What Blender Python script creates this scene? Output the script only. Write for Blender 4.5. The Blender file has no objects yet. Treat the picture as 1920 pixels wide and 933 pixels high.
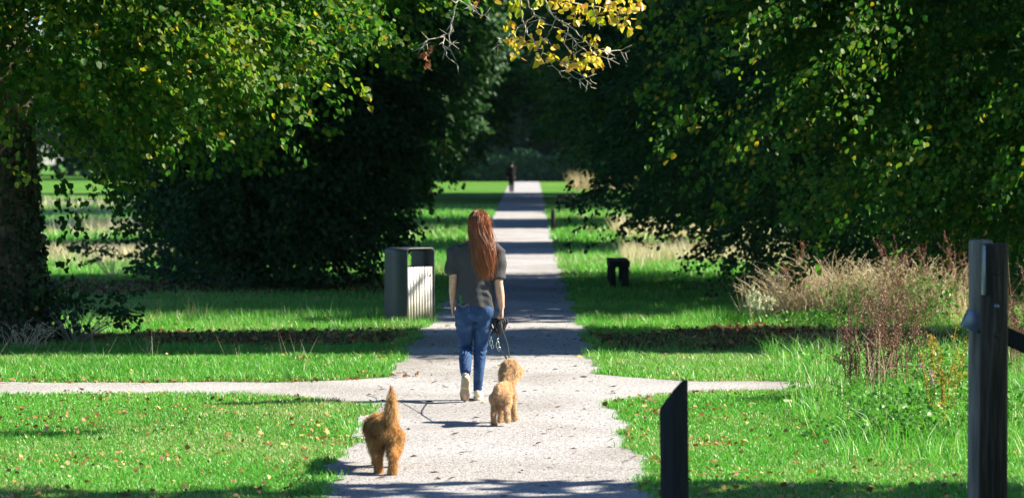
import bpy, math, random
import numpy as np
from mathutils import Vector

# ------------------------------------------------------------------ set-up
sc = bpy.context.scene
COL = sc.collection
RNG = np.random.default_rng(7)
F = 5333.0                       # focal length in photograph pixels (100 mm on 36 mm, 1920 px)
CAMH, HOR = 2.15, 290.0

def gx(px, D): return (px - 960.0) * D / F
def gd(py): return CAMH * F / (py - HOR)
def gz(py, D): return CAMH - (py - HOR) * D / F

def mesh_np(name, V, faces, tint=None, smooth=False):
    """faces: list of int arrays (M,k)"""
    me = bpy.data.meshes.new(name)
    V = np.asarray(V, np.float32)
    if not isinstance(faces, (list, tuple)): faces = [faces]
    faces = [np.asarray(f, np.int32) for f in faces if len(f)]
    nl = sum(f.size for f in faces); npoly = sum(len(f) for f in faces)
    me.vertices.add(len(V)); me.vertices.foreach_set('co', V.ravel())
    me.loops.add(nl); me.loops.foreach_set('vertex_index', np.concatenate([f.ravel() for f in faces]))
    tot = np.concatenate([np.full(len(f), f.shape[1], np.int32) for f in faces])
    st = np.concatenate([[0], np.cumsum(tot)[:-1]]).astype(np.int32)
    me.polygons.add(npoly)
    me.polygons.foreach_set('loop_start', st)
    me.polygons.foreach_set('loop_total', tot)
    if smooth: me.polygons.foreach_set('use_smooth', np.ones(npoly, bool))
    me.update(calc_edges=True)
    if tint is not None:
        a = me.attributes.new('tint', 'FLOAT', 'POINT')
        a.data.foreach_set('value', np.asarray(tint, np.float32))
    return me

def link(name, me, mat=None, parent=None):
    o = bpy.data.objects.new(name, me); COL.objects.link(o)
    if mat is not None:
        me.materials.clear(); me.materials.append(mat)
    if parent is not None: o.parent = parent
    return o

def tag(o, label=None, cat=None, group=None, kind=None):
    if label: o['label'] = label
    if cat: o['category'] = cat
    if group: o['group'] = group
    if kind: o['kind'] = kind
    return o

def thing(name, label, cat, loc=(0, 0, 0), rz=0.0, group=None):
    o = bpy.data.objects.new(name, None); COL.objects.link(o)
    o.location = loc; o.rotation_euler = (0, 0, rz); o.empty_display_size = .2
    return tag(o, label, cat, group)

class MB:
    """collects pieces into one mesh"""
    def __init__(s): s.V = []; s.F = {}; s.n = 0; s.T = []
    def add(s, V, faces, tint=0.5):
        V = np.asarray(V, float).reshape(-1, 3)
        if not isinstance(faces, (list, tuple)): faces = [faces]
        for f in faces:
            f = np.asarray(f, int)
            if f.size: s.F.setdefault(f.shape[1], []).append(f + s.n)
        s.V.append(V); s.n += len(V)
        s.T.append(np.broadcast_to(np.asarray(tint, float), (len(V),)))
        return s
    def mesh(s, name, smooth=False):
        return mesh_np(name, np.concatenate(s.V), [np.concatenate(v) for v in s.F.values()], np.concatenate(s.T), smooth)
    def build(s, name, mat, parent=None, smooth=False):
        return link(name, s.mesh(name, smooth), mat, parent)

def norm(a): return a / np.maximum(np.linalg.norm(a, axis=-1, keepdims=True), 1e-9)

def tube(P, R, n=10, cap=True, R2=None, side=None):
    """closed tube through points; R, R2 radii across 'side' and the other axis"""
    P = np.asarray(P, float); m = len(P)
    R = np.broadcast_to(np.asarray(R, float), (m,)); R2 = R if R2 is None else np.broadcast_to(np.asarray(R2, float), (m,))
    T = norm(np.gradient(P, axis=0))
    ref = np.array([1., 0, 0]) if side is None else np.asarray(side, float)
    if side is None and abs(T[0] @ ref) > .8: ref = np.array([0, 1., 0])
    S = norm(ref[None] - (T @ ref)[:, None] * T); U = np.cross(T, S)
    a = np.linspace(0, 2 * np.pi, n, endpoint=False)
    V = P[:, None] + S[:, None] * (np.cos(a)[None, :, None] * R[:, None, None]) + U[:, None] * (np.sin(a)[None, :, None] * R2[:, None, None])
    V = V.reshape(-1, 3)
    i = np.arange(m - 1)[:, None] * n; j = np.arange(n)[None]; k = (j + 1) % n
    q = np.stack([i + j, i + k, i + n + k, i + n + j], -1).reshape(-1, 4)
    fs = [q]
    if cap:
        c0 = P[0] - T[0] * min(R[0], R2[0]) * .55; c1 = P[-1] + T[-1] * min(R[-1], R2[-1]) * .55
        b = len(V); V = np.vstack([V, c0, c1]); j = np.arange(n); k = (j + 1) % n
        fs.append(np.stack([np.full(n, b), k, j], -1))
        e = (m - 1) * n
        fs.append(np.stack([np.full(n, b + 1), e + j, e + k], -1))
    return V, fs

def rings(L, n=22):
    """closed loft of horizontal ellipses: (cx, cy, cz, rx, ry[, slope dz/dx])"""
    a = np.linspace(0, 2 * np.pi, n, endpoint=False); V = []
    for r in L:
        cx, cy, cz, rx, ry = r[:5]; sl = r[5] if len(r) > 5 else 0
        x = cx + rx * np.cos(a); V.append(np.stack([x, cy + ry * np.sin(a), cz + sl * (x - cx)], -1))
    m = len(V); V = np.concatenate(V)
    i = np.arange(m - 1)[:, None] * n; j = np.arange(n)[None]; k = (j + 1) % n
    q = np.stack([i + j, i + k, i + n + k, i + n + j], -1).reshape(-1, 4)
    b = len(V); V = np.vstack([V, V[:n].mean(0), V[-n:].mean(0)]); j = np.arange(n); k = (j + 1) % n; e = (m - 1) * n
    return V, [q, np.stack([np.full(n, b), k, j], -1), np.stack([np.full(n, b + 1), e + j, e + k], -1)]

def ball(c, r, n=14, m=9):
    r = np.broadcast_to(np.asarray(r, float), (3,))
    t = np.linspace(0, np.pi, m + 2)[1:-1]; a = np.linspace(0, 2 * np.pi, n, endpoint=False)
    V = np.stack([np.sin(t)[:, None] * np.cos(a), np.sin(t)[:, None] * np.sin(a), np.cos(t)[:, None] * np.ones(n)], -1).reshape(-1, 3)
    i = np.arange(m - 1)[:, None] * n; j = np.arange(n)[None]; k = (j + 1) % n
    q = np.stack([i + j, i + n + j, i + n + k, i + k], -1).reshape(-1, 4)
    b = len(V); V = np.vstack([V, [0, 0, 1], [0, 0, -1]]); j = np.arange(n); k = (j + 1) % n; e = (m - 1) * n
    return V * r + np.asarray(c, float), [q, np.stack([np.full(n, b), j, k], -1), np.stack([np.full(n, b + 1), e + k, e + j], -1)]

def box(c, s, rz=0.0, R=None):
    x, y, z = np.asarray(s, float) / 2
    V = np.array([[-x, -y, -z], [x, -y, -z], [x, y, -z], [-x, y, -z], [-x, -y, z], [x, -y, z], [x, y, z], [-x, y, z]])
    if R is not None: V = V @ np.asarray(R).T
    if rz:
        cc, ss = math.cos(rz), math.sin(rz); V = V @ np.array([[cc, ss, 0], [-ss, cc, 0], [0, 0, 1]])
    return V + np.asarray(c, float), [np.array([[0, 3, 2, 1], [4, 5, 6, 7], [0, 1, 5, 4], [1, 2, 6, 5], [2, 3, 7, 6], [3, 0, 4, 7]])]

def bevel(o, w, seg=2):
    m = o.modifiers.new('bevel', 'BEVEL'); m.width = w; m.segments = seg; m.limit_method = 'ANGLE'
    return o

def remesh(parts, voxel, smooth=4, fac=.5):
    """union of closed pieces as one continuous surface -> vertices, faces"""
    b = MB()
    for V, f in parts: b.add(V, f)
    me = b.mesh('tmp'); o = bpy.data.objects.new('tmp', me); COL.objects.link(o)
    m = o.modifiers.new('r', 'REMESH'); m.mode = 'VOXEL'; m.voxel_size = voxel; m.use_smooth_shade = True
    s = o.modifiers.new('s', 'SMOOTH'); s.factor = fac; s.iterations = smooth
    dg = bpy.context.evaluated_depsgraph_get(); dg.update()
    out = bpy.data.meshes.new_from_object(o.evaluated_get(dg), depsgraph=dg)
    bpy.data.objects.remove(o); bpy.data.meshes.remove(me)
    V = np.empty(len(out.vertices) * 3, np.float32); out.vertices.foreach_get('co', V)
    k = np.empty(len(out.loops), np.int32); out.loops.foreach_get('vertex_index', k)
    t = np.empty(len(out.polygons), np.int32); out.polygons.foreach_get('loop_total', t)
    bpy.data.meshes.remove(out)
    assert (t == 4).all()
    return V.reshape(-1, 3).astype(float), k.reshape(-1, 4)

def vnormals(V, Q):
    n = np.cross(V[Q[:, 2]] - V[Q[:, 0]], V[Q[:, 3]] - V[Q[:, 1]])
    N = np.zeros_like(V)
    for i in range(4): np.add.at(N, Q[:, i], n)
    return norm(N)

def sample_surface(V, Q, n, rng):
    fn = np.cross(V[Q[:, 2]] - V[Q[:, 0]], V[Q[:, 3]] - V[Q[:, 1]]); A = np.linalg.norm(fn, axis=1)
    i = rng.choice(len(Q), n, p=A / A.sum()); u = rng.random((n, 1)); v = rng.random((n, 1)); q = Q[i]
    P = (V[q[:, 0]] * (1 - u) + V[q[:, 1]] * u) * (1 - v) + (V[q[:, 3]] * (1 - u) + V[q[:, 2]] * u) * v
    return P, norm(vnormals(V, Q)[q].mean(1))

def ribbons(paths, W, tint):
    """paths (n,k,3) -> flat strips of width W tapering to the tip, broad side roughly random"""
    n, k, _ = paths.shape
    T = norm(np.gradient(paths, axis=1))
    r = norm(RNG.normal(size=(n, 1, 3))); S = norm(np.cross(T, np.broadcast_to(r, T.shape)))
    w = (np.asarray(W).reshape(-1, 1) * np.linspace(1, .25, k)[None])[..., None]
    V = np.stack([paths - S * w / 2, paths + S * w / 2], 2).reshape(-1, 3)
    b = (np.arange(n)[:, None] * k + np.arange(k - 1)[None]) * 2
    q = np.stack([b, b + 1, b + 3, b + 2], -1).reshape(-1, 4)
    return V, q, np.repeat(tint, k * 2)

# ------------------------------------------------------------------ materials
def new_mat(name):
    m = bpy.data.materials.new(name); m.use_nodes = True
    nt = m.node_tree; nt.nodes.clear()
    out = nt.nodes.new('ShaderNodeOutputMaterial')
    return m, nt, out
def N(nt, t, **kw):
    n = nt.nodes.new(t)
    for k, v in kw.items():
        if k in n.inputs: n.inputs[k].default_value = v
        else: setattr(n, k, v)
    return n
def ramp(nt, stops):
    r = nt.nodes.new('ShaderNodeValToRGB'); e = r.color_ramp.elements
    while len(e) < len(stops): e.new(.5)
    for i, (p, c) in enumerate(stops):
        e[i].position = p; e[i].color = (*c, 1)
    return r
def coords(nt, scale=(1, 1, 1)):
    t = nt.nodes.new('ShaderNodeTexCoord'); m = nt.nodes.new('ShaderNodeMapping'); m.inputs['Scale'].default_value = scale
    nt.links.new(t.outputs['Object'], m.inputs['Vector']); return m.outputs['Vector']

def plain(name, stops, scale=20, rough=.8, spec=.3, bump=.0, stretch=(1, 1, 1), metallic=0, detail=6, bscale=None, bdist=.01):
    m, nt, out = new_mat(name); L = nt.links.new
    v = coords(nt, stretch); n = N(nt, 'ShaderNodeTexNoise', Scale=scale, Detail=detail); L(v, n.inputs['Vector'])
    r = ramp(nt, stops); L(n.outputs['Fac'], r.inputs['Fac'])
    p = N(nt, 'ShaderNodeBsdfPrincipled', Roughness=rough, Metallic=metallic); p.inputs['Specular IOR Level'].default_value = spec
    L(r.outputs['Color'], p.inputs['Base Color'])
    if bump:
        n2 = N(nt, 'ShaderNodeTexNoise', Scale=bscale or scale, Detail=detail); L(v, n2.inputs['Vector'])
        b = N(nt, 'ShaderNodeBump', Strength=bump, Distance=bdist); L(n2.outputs['Fac'], b.inputs['Height']); L(b.outputs['Normal'], p.inputs['Normal'])
    L(p.outputs['BSDF'], out.inputs['Surface']); return m

def leafy(name, stops, trans=.4, rough=.42, spec=.35, tboost=1.35):
    """thin leaf, blade or hair: colour by the per-leaf 'tint', some light shines through"""
    m, nt, out = new_mat(name); L = nt.links.new
    a = N(nt, 'ShaderNodeAttribute', attribute_name='tint')
    r = ramp(nt, stops); L(a.outputs['Fac'], r.inputs['Fac'])
    p = N(nt, 'ShaderNodeBsdfPrincipled', Roughness=rough); p.inputs['Specular IOR Level'].default_value = spec
    L(r.outputs['Color'], p.inputs['Base Color'])
    if trans > 0:
        t = N(nt, 'ShaderNodeBsdfTranslucent'); mx = N(nt, 'ShaderNodeMixShader', Fac=trans)
        h = N(nt, 'ShaderNodeMix', data_type='RGBA', blend_type='MULTIPLY'); h.inputs[0].default_value = 1
        L(r.outputs['Color'], h.inputs[6]); h.inputs[7].default_value = (tboost, tboost * 1.15, tboost * .55, 1)
        L(h.outputs[2], t.inputs['Color'])
        L(p.outputs['BSDF'], mx.inputs[1]); L(t.outputs['BSDF'], mx.inputs[2]); L(mx.outputs['Shader'], out.inputs['Surface'])
    else: L(p.outputs['BSDF'], out.inputs['Surface'])
    return m

M = {}
M['leaf'] = leafy('lime_leaf', [(0, (.010, .036, .010)), (.45, (.018, .068, .011)), (.8, (.032, .10, .014)), (.93, (.08, .13, .014)), (1, (.32, .20, .02))], trans=.5, spec=.12, rough=.55)
M['leaf_bright'] = leafy('sunlit_lime_leaf', [(0, (.014, .05, .012)), (.45, (.03, .10, .014)), (.8, (.06, .16, .018)), (.93, (.14, .19, .02)), (1, (.40, .25, .02))], trans=.5, spec=.25, rough=.5)  # brighter copy of the lime leaf, sunlight put into its colour
M['leaf_dark'] = leafy('deep_green_leaf', [(0, (.014, .044, .026)), (.6, (.026, .08, .032)), (.97, (.04, .11, .028)), (1, (.2, .13, .02))], trans=.3, spec=.22, rough=.55)
M['leaf_far'] = leafy('haze_tinted_far_leaf', [(0, (.022, .064, .036)), (.6, (.045, .115, .055)), (.95, (.07, .14, .05)), (1, (.3, .2, .04))], trans=.3, spec=.3, rough=.6)  # leaf colour paled towards blue to stand in for distance haze
M['leaf_yellow'] = leafy('yellow_autumn_leaf', [(0, (.16, .28, .02)), (.2, (.42, .36, .02)), (.6, (.66, .46, .04)), (.78, (.72, .55, .22)), (.9, (.5, .24, .03)), (1, (.22, .07, .02))], trans=.4, tboost=1.1)
M['leaf_brown'] = leafy('dead_brown_leaf', [(0, (.12, .04, .02)), (1, (.25, .09, .04))], trans=.2, rough=.6)
M['ivy'] = leafy('ivy_leaf', [(0, (.008, .025, .010)), (1, (.02, .05, .018))], trans=.1, rough=.35)
M['grass'] = leafy('grass_blade', [(0, (.046, .18, .028)), (.5, (.105, .36, .05)), (.78, (.165, .43, .09)), (.86, (.30, .35, .18)), (1, (.48, .41, .28))], trans=.35, rough=.42, spec=.45, tboost=1.25)
M['dry'] = leafy('dry_grass_blade', [(0, (.32, .22, .13)), (.5, (.58, .48, .36)), (1, (.80, .73, .63))], trans=.25, rough=.6, tboost=1.0)
M['weed'] = leafy('green_weed_leaf', [(0, (.04, .13, .022)), (.6, (.10, .29, .05)), (1, (.18, .36, .09))], trans=.35)
M['dock'] = leafy('dead_dock_seed', [(0, (.085, .033, .03)), (.6, (.19, .082, .068)), (1, (.36, .22, .17))], trans=.1, rough=.7)
M['sorrel'] = leafy('red_sorrel_seed', [(0, (.18, .07, .05)), (1, (.42, .21, .16))], trans=.15, rough=.7)
M['umbel'] = leafy('white_flower', [(0, (.5, .52, .42)), (1, (.75, .75, .68))], trans=.2, rough=.7)
M['thistle'] = leafy('purple_flower', [(0, (.45, .25, .5)), (1, (.6, .42, .65))], trans=.2, rough=.7)
M['ochre'] = leafy('ochre_dying_leaf', [(0, (.2, .22, .04)), (.5, (.42, .30, .07)), (1, (.5, .25, .05))], trans=.3)
M['litter'] = leafy('fallen_leaf', [(0, (.10, .045, .022)), (.5, (.24, .11, .05)), (.8, (.42, .22, .08)), (.95, (.55, .38, .22)), (1, (.65, .45, .03))], trans=.15, rough=.6)
M['twig'] = plain('grey_twig_bark', [(.3, (.26, .24, .21)), (.7, (.52, .49, .45))], 60, .8)
M['bark'] = plain('furrowed_bark', [(.3, (.045, .036, .028)), (.55, (.12, .10, .08)), (.8, (.20, .18, .14))], 7, .95, .1, bump=1.0, stretch=(3, 3, .45), bscale=9, bdist=.05)
M['debris'] = plain('dark_twig_debris', [(.3, (.05, .035, .025)), (.7, (.14, .10, .07))], 50, .9)
M['skin'] = plain('skin', [(.35, (.50, .29, .21)), (.65, (.62, .39, .30))], 25, .5, .4, bump=.05)
M['shirt'] = plain('charcoal_polo_cloth', [(.3, (.050, .051, .060)), (.7, (.070, .071, .081))], 90, .85, .2, bump=.25, bscale=400, bdist=.002)
M['denim'] = plain('blue_denim', [(.3, (.015, .042, .118)), (.55, (.028, .070, .178)), (.75, (.085, .14, .26))], 9, .8, .2, bump=.3, bscale=500, bdist=.002)
M['stitch'] = plain('tan_stitching', [(.4, (.5, .32, .16)), (.6, (.55, .36, .18))], 50, .8)
M['shoe'] = plain('cream_trainer_cloth', [(.3, (.52, .45, .36)), (.7, (.66, .60, .50))], 40, .8, .2)
M['sole'] = plain('cream_rubber_sole', [(.3, (.36, .29, .18)), (.7, (.56, .47, .33))], 60, .6, .3, bump=.4, bscale=120, bdist=.004)
M['hair'] = leafy('auburn_hair', [(0, (.075, .02, .010)), (.5, (.30, .085, .036)), (1, (.66, .29, .125))], trans=.1, rough=.38, spec=.5)
M['golden'] = leafy('golden_dog_fur', [(0, (.22, .10, .034)), (.5, (.55, .30, .12)), (1, (.82, .58, .32))], trans=.18, rough=.6, spec=.2, tboost=1.0)
M['apricot'] = leafy('apricot_dog_fur', [(0, (.33, .165, .085)), (.5, (.68, .44, .28)), (1, (.87, .68, .50))], trans=.18, rough=.65, spec=.2, tboost=1.0)
M['golden_skin'] = plain('golden_undercoat', [(.3, (.26, .11, .03)), (.7, (.45, .20, .06))], 30, .9, .1)
M['apricot_skin'] = plain('apricot_undercoat', [(.3, (.38, .22, .12)), (.7, (.55, .36, .22))], 30, .9, .1)
M['black'] = plain('black_nylon', [(.3, (.012, .012, .016)), (.7, (.03, .03, .036))], 80, .6, .4)
M['chrome'] = plain('snap_hook_metal', [(.3, (.55, .55, .56)), (.7, (.7, .7, .72))], 20, .25, .5, metallic=1)
M['phonegreen'] = plain('dark_green_case', [(.3, (.012, .10, .03)), (.7, (.02, .14, .045))], 30, .4, .4)
M['binmetal'] = plain('anthracite_powder_coat', [(.3, (.040, .045, .060)), (.7, (.055, .06, .075))], 14, .45, .4, bump=.05, bscale=200, bdist=.001)
M['darkwood'] = plain('dark_weathered_wood', [(.3, (.012, .012, .013)), (.6, (.024, .023, .022)), (.8, (.045, .042, .04))], 12, .8, .25, bump=.6, stretch=(6, 6, .5), bdist=.01)
M['postwood'] = plain('brown_round_post_wood', [(.25, (.018, .014, .012)), (.5, (.045, .035, .028)), (.75, (.105, .085, .068))], 9, .8, .2, bump=.7, stretch=(6, 6, .35), bdist=.012)
M['postgrey'] = plain('grey_square_post_wood', [(.25, (.12, .11, .10)), (.5, (.22, .20, .18)), (.75, (.32, .30, .28))], 9, .8, .2, bump=.6, stretch=(6, 6, .35), bdist=.012)
M['steel'] = plain('blue_grey_plate', [(.3, (.16, .2, .3)), (.7, (.25, .3, .4))], 20, .35, .5, metallic=.6)
M['darkcoat'] = plain('dark_coat_cloth', [(.3, (.010, .010, .013)), (.7, (.022, .022, .027))], 30, .9, .1)

def mossy_slats():
    m, nt, out = new_mat('grey_mossy_slat_wood'); L = nt.links.new
    v = coords(nt, (14, 14, 1.2)); n = N(nt, 'ShaderNodeTexNoise', Scale=3, Detail=6); L(v, n.inputs['Vector'])
    r = ramp(nt, [(.25, (.42, .40, .39)), (.5, (.62, .60, .60)), (.75, (.72, .70, .72))]); L(n.outputs['Fac'], r.inputs['Fac'])
    g = N(nt, 'ShaderNodeTexCoord'); s = N(nt, 'ShaderNodeSeparateXYZ'); L(g.outputs['Object'], s.inputs[0])
    n2 = N(nt, 'ShaderNodeTexNoise', Scale=6, Detail=4); L(g.outputs['Object'], n2.inputs['Vector'])
    ad = N(nt, 'ShaderNodeMath', operation='MULTIPLY_ADD'); L(n2.outputs['Fac'], ad.inputs[0]); ad.inputs[1].default_value = -.6; L(s.outputs['Z'], ad.inputs[2])
    mr = N(nt, 'ShaderNodeMapRange'); L(ad.outputs[0], mr.inputs[0]); mr.inputs[1].default_value = -.35; mr.inputs[2].default_value = .12; mr.inputs[3].default_value = .85; mr.inputs[4].default_value = 0
    mx = N(nt, 'ShaderNodeMix', data_type='RGBA'); L(mr.outputs[0], mx.inputs[0]); L(r.outputs['Color'], mx.inputs[6]); mx.inputs[7].default_value = (.30, .27, .12, 1)
    p = N(nt, 'ShaderNodeBsdfPrincipled', Roughness=.8); L(mx.outputs[2], p.inputs['Base Color']); L(p.outputs['BSDF'], out.inputs['Surface'])
    return m
M['slat'] = mossy_slats()

def lawn_mat():
    m, nt, out = new_mat('lawn'); L = nt.links.new
    t = N(nt, 'ShaderNodeTexCoord')
    big = N(nt, 'ShaderNodeTexNoise', Scale=.22, Detail=5); L(t.outputs['Object'], big.inputs['Vector'])
    fine = N(nt, 'ShaderNodeTexNoise', Scale=9, Detail=8); L(t.outputs['Object'], fine.inputs['Vector'])
    r = ramp(nt, [(.3, (.030, .10, .012)), (.55, (.065, .19, .022)), (.75, (.10, .22, .03))]); L(fine.outputs['Fac'], r.inputs['Fac'])
    r2 = ramp(nt, [(.5, (1, 1, 1)), (.68, (2.1, 1.35, 1.9))]); L(big.outputs['Fac'], r2.inputs['Fac'])
    mx = N(nt, 'ShaderNodeMix', data_type='RGBA', blend_type='MULTIPLY'); mx.inputs[0].default_value = 1
    L(r.outputs['Color'], mx.inputs[6]); L(r2.outputs['Color'], mx.inputs[7])
    p = N(nt, 'ShaderNodeBsdfPrincipled', Roughness=.95); p.inputs['Specular IOR Level'].default_value = .1
    L(mx.outputs[2], p.inputs['Base Color'])
    b = N(nt, 'ShaderNodeBump', Strength=.9, Distance=.08); L(fine.outputs['Fac'], b.inputs['Height']); L(b.outputs['Normal'], p.inputs['Normal'])
    L(p.outputs['BSDF'], out.inputs['Surface']); return m
M['lawn'] = lawn_mat()

def gravel_mat():
    m, nt, out = new_mat('pale_gravel'); L = nt.links.new
    t = N(nt, 'ShaderNodeTexCoord')
    a = N(nt, 'ShaderNodeTexNoise', Scale=.6, Detail=5); L(t.outputs['Object'], a.inputs['Vector'])
    f = N(nt, 'ShaderNodeTexNoise', Scale=34, Detail=8, Roughness=.75); L(t.outputs['Object'], f.inputs['Vector'])
    v = N(nt, 'ShaderNodeTexVoronoi', Scale=55); L(t.outputs['Object'], v.inputs['Vector'])
    r = ramp(nt, [(.30, (.065, .062, .064)), (.42, (.245, .242, .258)), (.53, (.375, .376, .405)), (.68, (.51, .52, .55))]); L(f.outputs['Fac'], r.inputs['Fac'])
    r2 = ramp(nt, [(.32, (.74, .70, .66)), (.58, (1, 1, 1))]); L(a.outputs['Fac'], r2.inputs['Fac'])
    mx = N(nt, 'ShaderNodeMix', data_type='RGBA', blend_type='MULTIPLY'); mx.inputs[0].default_value = 1
    L(r.outputs['Color'], mx.inputs[6]); L(r2.outputs['Color'], mx.inputs[7])
    p = N(nt, 'ShaderNodeBsdfPrincipled', Roughness=.95); p.inputs['Specular IOR Level'].default_value = .15
    L(mx.outputs[2], p.inputs['Base Color'])
    b = N(nt, 'ShaderNodeBump', Strength=.55, Distance=.012); L(v.outputs['Distance'], b.inputs['Height']); L(b.outputs['Normal'], p.inputs['Normal'])
    L(p.outputs['BSDF'], out.inputs['Surface']); return m
M['gravel'] = gravel_mat()
M['soil'] = plain('leaf_mould_soil', [(.3, (.035, .022, .014)), (.55, (.075, .045, .028)), (.75, (.14, .085, .05))], 14, .95, .1, bump=.8, bscale=30, bdist=.03)

# ------------------------------------------------------------------ camera, sun, sky
cam = bpy.data.cameras.new('camera'); co = bpy.data.objects.new('camera', cam); COL.objects.link(co)
cam.lens = 100; cam.sensor_width = 36; cam.clip_end = 3000
co.location = (0, 0, CAMH)
co.rotation_euler = (math.radians(90) - math.atan(176.5 / F), 0, 0)
cam.dof.use_dof = True; cam.dof.focus_distance = 24.5; cam.dof.aperture_fstop = 3.2
sc.camera = co

EL, AZ = math.radians(36), math.radians(9)
S = Vector((math.cos(EL) * math.cos(AZ), math.cos(EL) * math.sin(AZ), math.sin(EL)))
sun = bpy.data.lights.new('sun', 'SUN'); sun.energy = 5.0; sun.angle = math.radians(.53); sun.color = (1, .90, .71)
so = bpy.data.objects.new('sun', sun); COL.objects.link(so); so.location = (60, 10, 60)
so.rotation_euler = S.to_track_quat('Z', 'Y').to_euler()
w = bpy.data.worlds.new('World'); sc.world = w; w.use_nodes = True
nt = w.node_tree; bg = nt.nodes['Background']; sky = nt.nodes.new('ShaderNodeTexSky')
sky.sky_type = 'NISHITA'; sky.sun_disc = False; sky.sun_elevation = EL; sky.sun_rotation = math.pi / 2 - AZ
nt.links.new(sky.outputs[0], bg.inputs[0]); bg.inputs[1].default_value = .06; sky.ozone_density = 6.0; sky.dust_density = .2
vs = sc.view_settings; vs.view_transform = 'Standard'; vs.look = 'None'; vs.exposure = 1.68; vs.gamma = 1; vs.use_curve_mapping = False
cy = sc.cycles
cy.use_denoising = True; cy.max_bounces = 6; cy.diffuse_bounces = 3; cy.glossy_bounces = 2; cy.transmission_bounces = 4; cy.sample_clamp_indirect = 4

# ------------------------------------------------------------------ ground and paths
g = 400.0
tag(link('lawn_ground', mesh_np('lawn_ground', [[-g, -60, 0], [g, -60, 0], [g, 620, 0], [-g, 620, 0]], np.array([[0, 1, 2, 3]])), M['lawn']), kind='structure')

hm, hnt, hout = new_mat('thin_haze'); hv = N(hnt, 'ShaderNodeVolumePrincipled', Density=.00005); hv.inputs['Color'].default_value = (.55, .88, 1, 1); hv.inputs['Anisotropy'].default_value = .1
hnt.links.new(hv.outputs[0], hout.inputs['Volume'])
tag(link('haze', mesh_np('haze', *box((0, 280, 15), (820, 700, 32))), hm), kind='stuff')

PD = np.array([-20, 16, 30, 37, 50, 75, 140, 200, 240.])
PC = np.array([-.15, -.16, -.17, -.07, -.03, .12, .52, .86, 1.1])
PW = np.array([1.05, 1.07, 1.03, .98, .93, .95, 1.02, 1.12, 1.15])
def wob(y, s): return .05 * np.sin(y * 2.1 + s) + .035 * np.sin(y * 5.3 + 2 * s) + .02 * np.sin(y * 11.7 + 3 * s)
def path_edges(y):
    c = np.interp(y, PD, PC); h = np.interp(y, PD, PW)
    return c - h + wob(y, 1.), c + h + wob(y, 4.)
# crossing path, widening where it meets the main one
def cross_edges(x):
    ax = np.abs(x + .17)
    fl = np.clip((2.1 - ax) / 1.1, 0, 1) ** 2 * .75
    fl2 = np.clip((2.3 - ax) / 1.2, 0, 1) ** 2 * 1.25
    c = np.where(x < 0, 26.1 - .02 * (x + 1), 26.5 - .06 * (x - 1))
    hw = np.where(x < 0, np.interp(-x, [0, 1.5, 5, 8], [.72, .72, .66, .7]), np.interp(x, [0, 1, 2.6, 3.2, 12], [.6, .6, .5, .0, -.5]))
    return c - hw - fl2 + .05 * np.sin(x * 3.1) + .03 * np.sin(x * 7.7), c + hw + fl + .04 * np.sin(x * 2.3 + 1) + .03 * np.sin(x * 6.1)
def on_path(x, y, m=0.0):
    l, r = path_edges(y); a = (x > l - m) & (x < r + m)
    n, f = cross_edges(x); return a | ((y > n - m) & (y < f + m))
yy = np.concatenate([np.arange(-20, 60, .12), np.arange(60, 241, 1.)])
l, r = path_edges(yy)
V = np.stack([np.stack([l, yy, np.full_like(yy, .008)], -1), np.stack([r, yy, np.full_like(yy, .008)], -1)], 1).reshape(-1, 3)
i = np.arange(len(yy) - 1) * 2
tag(link('gravel_path', mesh_np('gravel_path', V, np.stack([i, i + 1, i + 3, i + 2], -1)), M['gravel']), kind='structure')
xx = np.arange(-9, 3.3, .1); n_, f_ = cross_edges(xx)
V = np.stack([np.stack([xx, n_, np.full_like(xx, .004)], -1), np.stack([xx, f_, np.full_like(xx, .004)], -1)], 1).reshape(-1, 3)
i = np.arange(len(xx) - 1) * 2
tag(link('crossing_path', mesh_np('crossing_path', V, np.stack([i, i + 2, i + 3, i + 1], -1)[:, ::-1]), M['gravel']), kind='structure')

# bare leaf-mould patches beneath the trees, lying beside the path
PATCH = [(3.1, 33.2, 2.5, 2.0, 3), (-3.0, 33.4, 2.9, 1.3, 5), (-5.6, 46.0, 3.6, 2.4, 8), (-6.2, 32.9, 1.3, .8, 2), (3.0, 66, 2.0, 2.2, 4), (3.0, 80, 2.0, 2.5, 6), (-3.6, 80, 2.5, 2.5, 9)]
def patch_r(a, s): return 1 + .16 * np.sin(3 * a + s) + .12 * np.sin(5 * a + 2 * s) + .08 * np.sin(11 * a + s) + .06 * np.sin(19 * a)
def in_patch(x, y, grow=1.0):
    o = np.zeros(np.shape(x), bool)
    for cx, cy_, rx, ry, s in PATCH:
        u, v = (x - cx) / rx, (y - cy_) / ry
        o |= np.hypot(u, v) < patch_r(np.arctan2(v, u), s) * grow
    return o
b = MB()
for cx, cy_, rx, ry, s in PATCH:
    a = np.linspace(0, 2 * np.pi, 120, endpoint=False); q = patch_r(a, s)
    Vp = np.stack([cx + rx * q * np.cos(a), cy_ + ry * q * np.sin(a), np.full_like(a, .0035)], -1)
    Vp = np.vstack([Vp, [cx, cy_, .0035]]); j = np.arange(120)
    b.add(Vp, np.stack([j, (j + 1) % 120, np.full(120, 120)], -1))
tag(b.build('bare_soil', M['soil']), kind='structure')

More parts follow.
